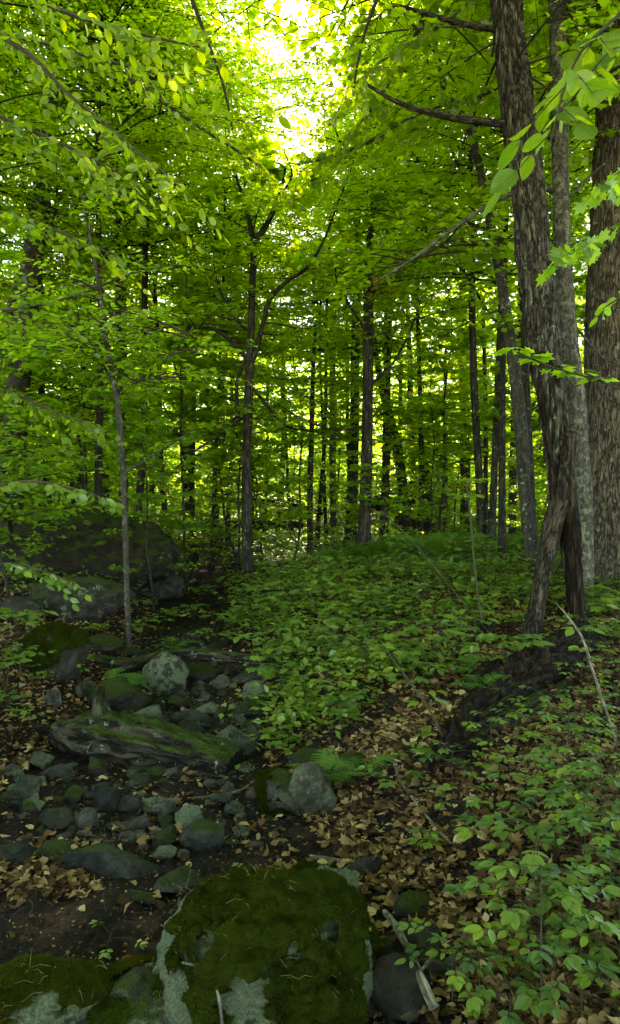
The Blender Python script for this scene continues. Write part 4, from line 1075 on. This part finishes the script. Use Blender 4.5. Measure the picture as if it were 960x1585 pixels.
while c < 230:
    y = r.uniform(2.3, 5.2); x = r.uniform(-1, 1) * (y * .47)
    slope = 0.05 < x < 1.3 and 2.7 < y < 4.4
    if not slope and r.random() > 0.35 * float(litter_density(np.array([x]), np.array([y]))[0]): continue
    lab, grp = (('curled tan fallen leaf among the litter of the right slope', 'tan leaves fallen on the right slope') if x > 0 else ('dry brown fallen leaf lying near the streambed', 'dry leaves fallen near the streambed'))
    s = r.uniform(0.04, 0.07)
    thing('fallen_leaf', (x, y, float(terrain(x, y)) + 0.022), lab, 'leaf', grp, (r.normal(0, .3), r.normal(0, .3), r.uniform(0, 6.28)), (s, s, s), DLM[c % 8]); c += 1

def herb_mesh(seed, ns, H, lsize, shape, nl=5, whorl=True):
    """low plant: thin stems, each carrying a flat fan of leaflets"""
    rng = np.random.default_rng(seed); lg, sg = Geo(), Geo()
    for i in range(ns):
        a = rng.uniform(0, 6.28); ln = rng.uniform(0.1, 0.8) * H; h = H * rng.uniform(0.6, 1.05)
        top = polar(np.array([a]))[0] * ln + UP * h
        Pt = np.array([[0, 0, -0.02], top * [0.35, 0.35, 0.6], top]); sg.tube(smooth_path(Pt, 5), np.linspace(0.0022, 0.001, 5), 3)
        for q in range(rng.integers(2, 4)):
            aa = a + rng.normal(0, 1.2) + q * 2.1; rl = lsize * rng.uniform(0.7, 1.6)
            c = top + polar(np.array([aa]))[0] * rl - UP * 0.01 * q
            sg.tube(np.array([top, c]), np.array([0.001, 0.0006]), 3)
            ang = aa + np.linspace(-1.35, 1.35, nl) + rng.normal(0, .12, nl)
            yd = polar(ang) + UP * rng.normal(-0.12, 0.12, (nl, 1)); nn = UP + rng.normal(0, 0.22, (nl, 3))
            sz = lsize * np.array([.7, .9, 1.15, .9, .7])[:nl] * rng.uniform(.85, 1.15, nl)
            V, Fc, T = leaves_geo(shape, np.repeat(c[None], nl, 0), yd, nn, sz, np.clip(rng.uniform(0, 1) * .6 + rng.uniform(0, .4, nl), 0, 1)); lg.add(V, Fc, T)
    return sg, lg
HERB = []
for i in range(6):
    sg, lg = herb_mesh(600 + i, (9, 7, 12, 5, 9, 6)[i], (.22, .30, .14, .26, .2, .34)[i], (.06, .07, .042, .095, .055, .065)[i], (OVAL, OVAL6, OVAL, MAPLE, OVAL, OVAL6)[i], (5, 5, 3, 2, 5, 4)[i])
    for q_ in range(len(lg.t)): lg.t[q_] = np.clip(lg.t[q_] * .7 + (0, .15, .35, .1, .3, 0)[i], 0, 1)
    HERB.append((sg.mesh('herb_stem', M['stem'], tc=False), lg.mesh('herb_foliage', M['herb'], tc=False)))
YEL = [lg.mesh('herb_foliage_yellow', M['herb_yellow'], tc=False) for lg in [herb_mesh(650, 4, 0.16, 0.05, OVAL)[1]]]
def herb(x, y, k, s, label, group=None, yellow=False, name='seedling', cat='plant'):
    root = thing(name, (x, y, float(terrain(x, y))), label, cat, group, (0, 0, pl.uniform(0, 6.28)), (s, s, s))
    st, fo = HERB[k % 6]
    put('stem', st, root); put('foliage', YEL[0] if yellow else fo, root, kind='stuff')
    return root
def carpet_ok(x, y):
    xc = np.interp(y, CH_Y, CH_X); hw = np.interp(y, CH_Y, CH_W)
    if x < xc + hw * 1.15 + (0.25 if y < 5 else 0): return False
    u = 480 + x / y * F
    if y < 4.5: return False
    if 1.0 < x < 2.4 and y < 5.0 + (x - 1.0) * 1.2: return pl.random() < 0.15
    return True
c = 0; pts_h = []
while c < 285:
    y = 4.4 + 7.5 * pl.random() ** 1.1; x = pl.uniform(-1.6, y * 0.47)
    if not carpet_ok(x, y) or float(vnoise(np.array([x * 1.3, y * 1.3, 0.5]), 44)) < -0.32: continue
    if any((x - a) ** 2 + (y - b) ** 2 < 0.027 for a, b in pts_h): continue
    pts_h.append((x, y)); s = pl.uniform(0.9, 1.45)
    ye = pl.random() < (0.35 if x > 1.0 and y > 6 else 0.09)
    if ye: herb(x, y, c, s, 'yellowing low plant in the green plant carpet of the right bank', 'yellowing plants in the carpet of the right bank', True)
    else: herb(x, y, c, s, 'low green plant in the dense leafy carpet covering the right bank', 'low plants carpeting the right bank')
    c += 1
for i, (u, v, s) in enumerate([(30,1045,1.1),(10,1075,1.0),(60,1060,.8),(5,990,1.3),(45,980,1.1),(18,1020,1.2),(75,1045,.6),(120,1045,.6),(150,985,1),(230,990,1.0),(270,965,1.1),(250,985,.8),(300,960,1.1),(330,985,1),(365,960,1.2),(300,1000,.8),(350,1000,.9),(400,985,1.1),(430,1000,1.1),(215,960,1.0),(410,940,1.2),(380,925,1.3),(310,930,1.2),(345,945,1.1),(10,1105,.7),(30,1135,.6),(420,1150,.6),(440,1165,.7),(445,1130,.8)]):
    g = G(u, v); herb(g[0], g[1], i, s, 'small green plant among stones and litter around the stream bend', 'small plants around the stream bend')

def undergrowth():
    rng = np.random.default_rng(700); g = Geo()
    n = 7000
    y = 4.6 + 33 * rng.random(n) ** 1.35; x = rng.uniform(-1, 1, n) * (y * .52)
    xc = np.interp(y, CH_Y, CH_X); k = ((x > xc + 0.9) | ((x < xc - 1.0) & (y > 9))) & ~((y < 6.4) & (x > 1.0)); k &= vnoise(np.stack([x * 1.3, y * 1.3, 0 * x + .5], -1), 44) > -0.3 - np.clip((y - 9) / 20, 0, .5)
    x, y = x[k], y[k]; n = len(x)
    m = 12
    c = np.stack([x, y, terrain(x, y) + 0.04 + rng.uniform(0.0, 0.3, n) * np.clip(y / 12, 0.4, 1)], -1)
    p = (c[:, None] + rng.normal(0, 1, (n, m, 3)) * [0.16, 0.16, 0.03]).reshape(-1, 3)
    sz = rng.uniform(.04, .08, n * m) * (1 + p[:, 1] * 0.03)
    V, Fc, T = leaves_geo(DIAMOND, p, rng.normal(size=(n * m, 3)) * [1, 1, .25], UP + rng.normal(0, .3, (n * m, 3)), sz, np.repeat(rng.uniform(0, 1, n), m)); g.add(V, Fc, T)
    put('undergrowth', g.mesh('undergrowth', M['herb'], tc=False), kind='stuff', label='low leafy ground cover spreading back between the trees', category='ground cover')
undergrowth()

# ferns
def frond_mesh(seed, L=0.36, np_=20, w=0.26):
    rng = np.random.default_rng(seed); g = Geo()
    t = np.linspace(0, 1, 12)[:, None]; Pt = np.array([0, 1, 0]) * L * t * 0.9 + UP * L * (0.55 * t - 0.5 * t * t)
    g.tube(Pt, np.linspace(0.0015, 0.0004, 12), 3)
    tt = np.linspace(0.15, 0.98, np_); B = np.array([0, 1, 0]) * L * tt[:, None] * 0.9 + UP * L * (0.55 * tt - 0.5 * tt * tt)[:, None]
    for s in (1, -1):
        yd = np.array([[s, 0.35, -0.05]]).repeat(np_, 0) + rng.normal(0, .07, (np_, 3)); sz = L * w * np.sin(np.pi * (tt * 0.85 + 0.15)) ** 0.8 + 0.005
        V, Fc, T = leaves_geo(FERNP, B, yd, UP + 0 * yd, sz, np.clip(0.4 + rng.normal(0, .15, np_), 0, 1)); g.add(V, Fc, T)
    return g.mesh('frond', M['fern'], tc=False)
def shape_pinna():
    n = 6; V = [(0, 0, 0)]; Fc = []
    for s in (1, -1):
        for i in range(n):
            y0 = i / n; wd = 0.13 * (1 - y0 * .8)
            b = len(V); V += [(0, y0, 0), (s * wd, y0 + 0.10, 0.02), (0, y0 + 0.16, 0)]; Fc.append((b, b + 1, b + 2) if s == 1 else (b + 2, b + 1, b))
    return np.array(V, float), np.array(Fc)
FERNP = shape_pinna()
FR = [frond_mesh(800 + i) for i in range(3)]
def fern(u, v, s, nf, label, group=None, up=0.0, a0=0, arc=6.28):
    g = G(u, v)
    root = thing('fern', (g[0], g[1], g[2] + up), label, 'fern', group)
    for i in range(nf):
        a = a0 + arc * (i + pl.uniform(-.2, .2)) / nf; q = s * pl.uniform(.75, 1.1)
        put('frond', FR[i % 3], root, (0, 0, 0), (pl.uniform(-.1, .25), pl.uniform(-.2, .2), a), (q, q, q))
fern(180,1092,1.0,5,'small bright fern growing on the moss blanketed rock', up=0.14, a0=-2.6, arc=3.6)
fern(742,1108,.75,5,'small bluish fern beside the black crumbling stump', a0=0, up=0.15)
fern(728,1062,.8,4,'fern frond cluster rising in the plants left of the stump', a0=1, up=0.1)
fern(690,1192,.6,3,'tiny blue-green fern at the lower end of the stump', a0=1.5, up=.04)
fern(505,1225,1.0,6,'fern with spread fronds at the edge of the litter slope', up=0.05)
fern(375,975,1.5,7,'large fern on the shaded slope behind the curved log', up=0.1)
fern(265,1012,1.0,5,'fern tuft just above the curved log', up=.05)
fern(560,1215,.9,5,'fern next to the crooked pale twig at the top of the litter', up=0.05)
for i in range(70):
    y = pl.uniform(11, 24); x = pl.uniform(0.05, 0.36) * y
    root = thing('fern', (x, y, float(terrain(x, y))), 'feathery fern in the pale green fern patch at the back of the right bank', 'fern', 'ferns of the far fern patch')
    for j in range(7):
        q = pl.uniform(2.3, 3.3); put('frond', FR[j % 3], root, (0, 0, 0), (pl.uniform(.1, .5), 0, j * .9 + pl.uniform(-.2, .2)), (q, q, q))

# leafy seedlings whose leaves can be told apart
LEAF1 = {}
def leaf_me(matk, shp, tint):
    k = (matk, shp, round(tint, 1))
    if k not in LEAF1:
        S = {'oval': OVAL6, 'maple': MAPLE}[shp]; LEAF1[k] = mk_mesh('leaf', S[0], [S[1]], M[matk + '_near'], tint=np.full(len(S[0]), round(tint, 1)))
    return LEAF1[k]
def put_leaf(root, me, pos, yd, nn, s):
    y = Vector(yd).normalized(); x = y.cross(Vector(nn)).normalized(); z = x.cross(y)
    from mathutils import Matrix
    o = bpy.data.objects.new('leaf', me); COL.objects.link(o); o.parent = root
    o.matrix_local = Matrix.Translation(Vector(pos)) @ Matrix((x, y, z)).transposed().to_4x4() @ Matrix.Diagonal((s, s, s, 1))
def leafy(label, u, v, H, fans, lsize, seed, mat='herb', shp='oval', nl=5, d=None, spread=0.16, name='seedling', lean=(0, 0), levels=None, tint=(0, 1), group=None):
    """seedling: a stem, and tiers of compound leaves, every leaflet a part"""
    rng = np.random.default_rng(seed)
    b = G(u, v) if d is None else GD(u, d)
    root = thing(name, b, label, 'plant', group)
    top = np.array([lean[0], lean[1], H])
    Pt = smooth_path([(0, 0, -.02), top * [0.2, 0.2, .5] , top], 10)
    g = Geo(); g.tube(Pt, np.linspace(0.004, 0.0015, 10) * (0.6 + H), 6)
    fr = np.linspace(0.45, 1.0, fans) if levels is None else levels
    for i in range(fans):
        q = Pt[int(round(fr[i] * 9))]; a = i * 2.4 + rng.uniform(-.4, .4); L = spread * rng.uniform(.6, 1.15)
        c = q + polar(np.array([a]))[0] * L + UP * rng.uniform(-.02, .035)
        g.tube(np.array([q, (q + c) / 2 + UP * .01, c]), np.array([.0013, .0011, .0008]), 4)
        tn = rng.uniform(*tint)
        for k, dl in enumerate(np.linspace(-1.4, 1.4, nl)):
            s = lsize * (1.1 - .28 * abs(dl) / 1.4) * rng.uniform(.85, 1.15)
            off = c if nl <= 3 or abs(dl) < 1 else c - polar(np.array([a]))[0] * lsize * .45
            yd = polar(np.array([a + dl + rng.normal(0, .1)]))[0] + UP * rng.uniform(-.3, .05)
            put_leaf(root, leaf_me(mat, shp, min(1, max(0, tn + rng.uniform(-.15, .15)))), off, yd, UP + rng.normal(0, .2, 3), s)
    put('stem', g.mesh('stem', M['stem'], tc=False), root)
SEED = [
 ('tall seedling with a thin dark stem and a broad tier of compound leaves', 838,1590,.50,13,.072,'herb'),
 ('seedling with bright glossy leaves standing highest above the corner plants', 832,1420,.34,7,.085,'herb'),
 ('seedling with large oval leaves left of the glossy leaved seedling', 775,1345,.24,6,.085,'herb'),
 ('leafy seedling spreading right of the glossy leaved seedling', 905,1345,.26,9,.070,'herb'),
 ('low seedling touching the fallen leaves left of the tall seedling', 768,1440,.16,5,.065,'herb'),
 ('dense seedling against the right frame edge, level with the litter slope', 945,1430,.24,9,.065,'herb'),
 ('seedling in front of the right edge with drooping leaflets', 925,1500,.24,9,.068,'herb'),
 ('bright green seedling near the bottom of the frame, right of the tall stem', 900,1600,.20,9,.068,'herb'),
 ('round leaved seedling above the dark rock heap', 742,1545,.20,7,.055,'herb'),
 ('small round leaved seedling lowest beside the rock heap', 790,1600,.16,8,.055,'herb'),
 ('seedling at the corner with glossy pale leaflets', 965,1580,.22,8,.070,'herb'),
 ('seedling whose leaves overlap the rotten roots at the far right', 930,1290,.30,10,.060,'herb'),
 ('light green seedling beneath the pale bent shoot', 880,1190,.28,9,.060,'herb'),
 ('lone seedling in front of the black stump heap', 760,1180,.22,6,.055,'herb'),
 ('yellow green seedling left of the black stump heap', 660,1160,.18,5,.060,'herb_yellow'),
 ('seedling with few broad leaves on the litter slope near the twig', 600,1225,.14,4,.085,'herb'),
 ('bluish seedling lying low on the litter below the crooked twig', 660,1330,.10,4,.065,'herb'),
 ('small sprig in the mud between log slab and big boulder', 172,1462,.03,2,.040,'herb'),
 ('pale sprig on top of the large mossy boulder', 395,1362,.03,2,.045,'herb'),
 ('broad leaved plant in front of the moss capped dark boulder', 95,1055,.16,4,.080,'herb'),
 ('seedling with large leaves standing among the carpet near the stump', 640,1110,.35,5,.095,'herb'),
]
for i, (lab, u, v, H, nf, ls, mt) in enumerate(SEED):
    leafy(lab, u, v, H, int(nf * 1.5), ls * .74, 900 + i, mt, spread=0.13 if ls < .06 else .18 if H > .1 else .04)
EXTRA = [(800,1160),(840,1130),(925,1165),(872,1215),(790,1230),(825,1262),(912,1240),(950,1275),(850,1312),(722,1290),(945,1352),(905,1300),(960,1080),(890,1160),(700,1215),(870,1260),(955,1200),(955,1120),(900,1120),(940,1040),(900,1075),(960,1330),(885,1440),(820,1470),(860,1520),(960,1500),(700,1560)]
for i, (u, v) in enumerate(EXTRA):
    leafy('bushy green seedling filling in around the taller ones at the right side', u, v, .2, 10, .045, 950 + i, 'herb', group='bushy seedlings at the right side', spread=.15)

# long thin shoots
def shoot(label, pts, fans, seed, mat='sapling', lsize=0.08, shp='oval', bark='stem', d=4, name='shoot', nl=3):
    rng = np.random.default_rng(seed)
    Pt, R = px_path(pts, 30, d)
    base = Pt[0]
    root = thing(name, base, label, 'plant')
    g = Geo(); g.tube(Pt - base, R, 6)
    for (t, nfan) in fans:
        q = Pt[int(t * 29)] - base
        for i in range(nfan):
            a = i * 6.28 / nfan + rng.uniform(-.5, .5); L = rng.uniform(.03, .09)
            c = q + polar(np.array([a]))[0] * L + UP * .01
            g.tube(np.array([q, c]), np.array([.0012, .0008]), 3)
            for dl in np.linspace(-1.0, 1.0, nl):
                put_leaf(root, leaf_me(mat, shp, rng.uniform(0.2, 1)), c, polar(np.array([a + dl]))[0] + UP * rng.uniform(-.3, .1), UP + rng.normal(0, .25, 3), lsize * rng.uniform(.8, 1.15))
    put('stem', g.mesh('stem', M[bark], tc=True), root)
shoot('pale bent shoot curving over the right bank in front of the thickest tree', [(975,1200,7,3.6),(955,1150,6,3.6),(935,1090,5,3.7),(915,1030,5,3.8),(903,990,4,3.9),(880,955,3,4.0),(862,935,2,4.1)], [(0.62,2),(0.75,2)], 1, bark='pale_wood', mat='herb')
shoot('thin dark shoot rising from the litter past the stump, with a few blue-green leaves', [(735,1265,4,3.6),(715,1215,4,3.6),(690,1150,4,3.65),(668,1105,3,3.7),(645,1070,3,3.7),(600,1010,2,3.8)], [(.45,2),(.7,2),(1,3)], 2, mat='herb', lsize=.085)
shoot('long thin twig slanting through the far fern patch with two round leaves', [(790,1010,2,6),(740,960,2,6),(690,900,2,6),(640,840,2,6),(590,790,2,6)], [(.5,1)], 3, mat='herb')
shoot('upright thin shoot with paired round leaves in front of the far fern patch', [(745,960,3,5.5),(735,880,3,5.5),(728,800,3,5.5),(722,745,3,5.5)], [(.85,3),(1,4)], 4, mat='herb', lsize=.10)
shoot('sapling shoot carrying maple leaves across the shaggy trunk', [(1000,620,3,4.2),(930,590,3,4.2),(860,570,3,4.2),(800,545,3,4.2)], [(.35,3),(.5,4),(.65,4),(.85,5),(1,5)], 5, mat='sapling', shp='maple', lsize=.085, nl=2)

# ------------------------------------------------------------------ boughs that hang into the view close to the camera
def bough(label, pts, d0, d1, ntw, lsize, seed, mat='beech', shp='oval', tlen=0.45, per=7, tilt=0.5, bark='twig', droop=0.5, tint=(0, 1), nup=0.6):
    rng = np.random.default_rng(seed)
    Pt, R = px_path(pts, 40, d0, d1)
    base = Pt[0]; root = thing('hanging_bough', base, label, 'branch')
    g = Geo(); g.tube(Pt - base, R, 6)
    for j in range(ntw):
        t = (j + rng.uniform(.1, .9)) / ntw; i = int(min(0.1 + 0.9 * t, 1) * 38); q = Pt[i] - base
        dv = nrm(Pt[i + 1] - Pt[i]); side = nrm(np.cross(dv, UP)) * (1 if j % 2 else -1)
        td = nrm(dv * rng.uniform(.4, .9) + side * rng.uniform(.5, 1) + UP * rng.uniform(-.4, .15)); L = tlen * rng.uniform(.5, 1.1)
        e = lambda s: q + td * L * s - UP * droop * L * s * s * 0.5
        g.tube(np.array([e(0), e(.35), e(.7), e(1.0)]), np.array([.0022, .0017, .0013, .0007]), 4)
        for k in range(per):
            s = (k + .6) / per; sd = nrm(np.cross(td, UP)) * (1 if k % 2 else -1)
            yd = td * .7 + sd * .75 + UP * rng.uniform(-.55, -.05)
            if k == per - 1: yd = td - UP * .3
            put_leaf(root, leaf_me(mat, shp, rng.uniform(*tint)), e(s), yd, nrm(UP * nup + rng.normal(0, tilt, 3)), lsize * rng.uniform(.7, 1.15))
    put('twig', g.mesh('twig', M[bark], tc=True), root)
B = [
 ('beech bough sweeping down from the upper left corner toward the centre, longest of the boughs', [(-60,20,9),(40,80,8),(100,140,6),(160,190,5),(220,240,4),(280,290,3)], 4.2,3.6, 18,.080,1),
 ('beech bough along the top of the frame with leaves hanging over the sky gap side', [(-40,-50,8),(80,10,7),(170,40,5),(250,60,4),(320,75,3)], 3.6,3.2, 16,.078,2),
 ('beech bough reaching in at the left edge below the two upper boughs', [(-60,150,7),(10,185,6),(80,215,5),(150,250,4),(215,285,2)], 4.4,4.0, 16,.080,3),
 ('thin bough with sparse leaves crossing the upper left above the leaning stout tree', [(-60,45,6),(40,60,5),(130,85,5),(210,105,4),(300,130,2)], 5.0,4.4, 18,.080,4),
 ('lower beech bough at the left edge with yellow lit leaves', [(-80,320,7),(0,330,6),(70,350,5),(130,375,4),(190,400,2)], 5.4,5.0, 16,.085,5),
 ('leafy bough hanging across the left edge at the height of the stout tree fork', [(-80,470,6),(0,480,5),(70,470,4),(140,450,3)], 6.0,5.5, 13,.085,6),
 ('maple bough entering from the left over the huge boulder', [(-60,600,6),(20,610,5),(90,640,4),(160,660,2)], 6.2,5.8, 16,.078,7),
 ('short bough with large leaves dipping in front of the huge boulder', [(-40,760,4),(40,745,4),(110,755,3),(170,775,2)], 4.6,4.4, 8,.085,8),
 ('horizontal spray of pale leaves low at the left edge before the dark boulders', [(-50,880,4),(20,872,3),(70,885,3),(120,905,2)], 4.6,4.9, 8,.075,9),

 ('bough fringing the left rim of the window of sky, hanging from above', [(250,-120,8),(290,-20,7),(320,60,5),(345,130,4),(360,200,3)], 8.0,7.6, 27,.085,21),
 ('bough below the left rim of the window of sky, pointing at its lower end', [(200,120,7),(270,170,6),(330,210,5),(385,245,4),(420,270,3)], 8.6,8.2, 24,.085,22),
]
BR = [('bough closing in on the window of sky from the right, speckled with gaps of light', [(700,-60,9),(640,60,8),(600,130,6),(570,175,5),(535,215,3)], 8.4,8.0, 32,.085,23),
 ('bough under the window of sky reaching left from the dark slim tree side', [(640,180,7),(580,215,6),(520,240,5),(460,255,3)], 9.0,8.6, 20,.115,24),
 ('bough drooping along the right rim of the window of sky from the frame top', [(620,-120,8),(590,-20,7),(565,50,5),(550,120,4),(545,170,3)], 7.6,7.2, 24,.080,25)]
for k, (lab, pts, d0, d1, ntw, ls, sd) in enumerate(BR):
    bough(lab, pts, d0, d1, ntw, ls, 300 + sd, 'beech', 'maple' if k != 1 else 'oval', tlen=.85, per=8)
for k, (lab, pts, d0, d1, ntw, ls, sd) in enumerate(B):
    mp = 'maple' if 'maple' in lab else 'oval'
    bough(lab, pts, d0, d1, ntw, ls, 300 + sd, 'beech' if k < 7 or k > 8 else 'herb', mp, tlen=.8 if k > 8 else 0.5 if k < 7 else .25, per=8)
RB = [
 ('bough of very large oval leaves hanging before the shaggy tree top, closest of all leaves', [(1010,-20,6),(950,30,5),(900,80,4),(870,150,3),(850,230,2)], 1.9,1.75, 8,.095,11,'beech','oval',.16,4),
 ('bough of big leaves drooping at the upper right corner', [(1010,60,5),(960,70,4),(925,100,3),(890,150,2)], 2.0,1.9, 6,.09,12,'beech','oval',.14,4),
 ('bright maple bough glowing before the thickest tree', [(1010,330,4),(960,345,4),(910,370,3),(860,385,2)], 3.6,3.4, 9,.085,13,'sapling','maple',.22,5),
 ('maple bough with sunlit leaves just above the bright maple bough', [(1010,240,4),(960,265,3),(930,285,2)], 3.8,3.6, 7,.085,14,'sapling','maple',.2,5),
 ('small leafy twig over the furrowed trunk at the height of the shaggy tree bend', [(1010,440,3),(970,455,3),(930,480,2)], 3.8,3.7, 5,.075,15,'sapling','oval',.16,4),
 ('maple bough spreading over the top of the frame between sky gap and shaggy tree', [(780,-60,6),(720,10,5),(650,60,4),(590,95,3),(550,130,2)], 6.6,6.2, 16,.105,16,'beech','maple',.55,7),
 ('maple bough below it, leaning toward the shaggy tree', [(800,120,5),(740,150,5),(680,165,4),(620,190,2)], 7.2,6.8, 14,.105,17,'beech','maple',.5,7),
]
for lab, pts, d0, d1, ntw, ls, sd, mt, sh, tl, per in RB:
    bough(lab, pts, d0, d1, ntw, ls, 300 + sd, mt, sh, tlen=tl, per=per, nup=0.35 if sd in (11, 12) else .7, tilt=.6)
for i, (u, v, s_) in enumerate([(48, 915, .45), (120, 903, .4), (222, 893, .55), (285, 880, .6), (20, 890, .6), (330, 890, .55)]):
    g_ = G(u, v); plant_tree(g_[0], g_[1], SHR[i % 4], 'small leafy shrub rising in front of the dark boulders on the left', 'small shrubs before the dark boulders', s_, 'shrub', 'shrub')
# rusty dead leaves caught on the slim tree
root = thing('dead_leaf_cluster', P(585, 440, 12.2), 'little cluster of rusty dead leaves caught on the dark slim tree', 'leaves')
g = Geo(); g.tube(np.array([[-.1, 0, .12], [0.05, 0, .05], [.3, 0, .1]]), np.array([.006, .005, .003]), 4); put('twig', g.mesh('twig', M['twig'], tc=False), root)
rr = np.random.default_rng(9)
for k in range(14):
    put_leaf(root, leaf_me('rust', 'maple', rr.uniform(0, 1)), (rr.uniform(-.25, .35), rr.normal(0, .08), rr.uniform(-.15, .15)), (rr.normal(0, .4), rr.normal(0, .3), -1), rr.normal(0, 1, 3), .13)

def debris():
    """crumbs of bark, broken leaf and twig strewn over mud and litter"""
    r = np.random.default_rng(990); g = Geo(); n = 3400
    y = 2.0 + 6.5 * r.random(n) ** 1.5; x = r.uniform(-1, 1, n) * (y * .48)
    a = r.uniform(0, 6.28, n); L = r.uniform(.012, .11, n) * r.uniform(.4, 1, n); d = polar(a)
    p0 = np.stack([x, y, terrain(x, y) + r.uniform(.006, .03, n)], -1); p2 = p0 + d * L[:, None]; p2[:, 2] = terrain(p2[:, 0], p2[:, 1]) + r.uniform(.006, .035, n)
    p1 = (p0 + p2) / 2 + r.normal(0, .12, (n, 3)) * L[:, None]
    g.tube(np.stack([p0, p1, p2], 1), np.tile([[.0016, .0013, .0007]], (n, 1)) * r.uniform(.5, 1.4, (n, 1)), 3)
    put('twig_litter', g.mesh('twig_litter', M['twig'], tc=False), kind='stuff', label='broken twigs and straw strewn on the forest floor', category='twigs')
    g = Geo()
    n = 9000; y = 1.9 + 5 * r.random(n) ** 1.4; x = r.uniform(-1, 1, n) * (y * .48); p = np.stack([x, y, terrain(x, y) + r.uniform(.002, .02, n)], -1)
    V, Fc, T = leaves_geo(DIAMOND, p, polar(r.uniform(0, 6.28, n)) + UP * r.normal(0, .3, (n, 1)), UP + r.normal(0, .5, (n, 3)), r.uniform(.006, .022, n), r.beta(1.2, 2.6, n)); g.add(V, Fc, T)
    put('leaf_crumbs', g.mesh('leaf_crumbs', M['dead'], tc=False), kind='stuff', label='crumbs of dead leaf strewn over the dark mud', category='leaf crumbs')
debris()
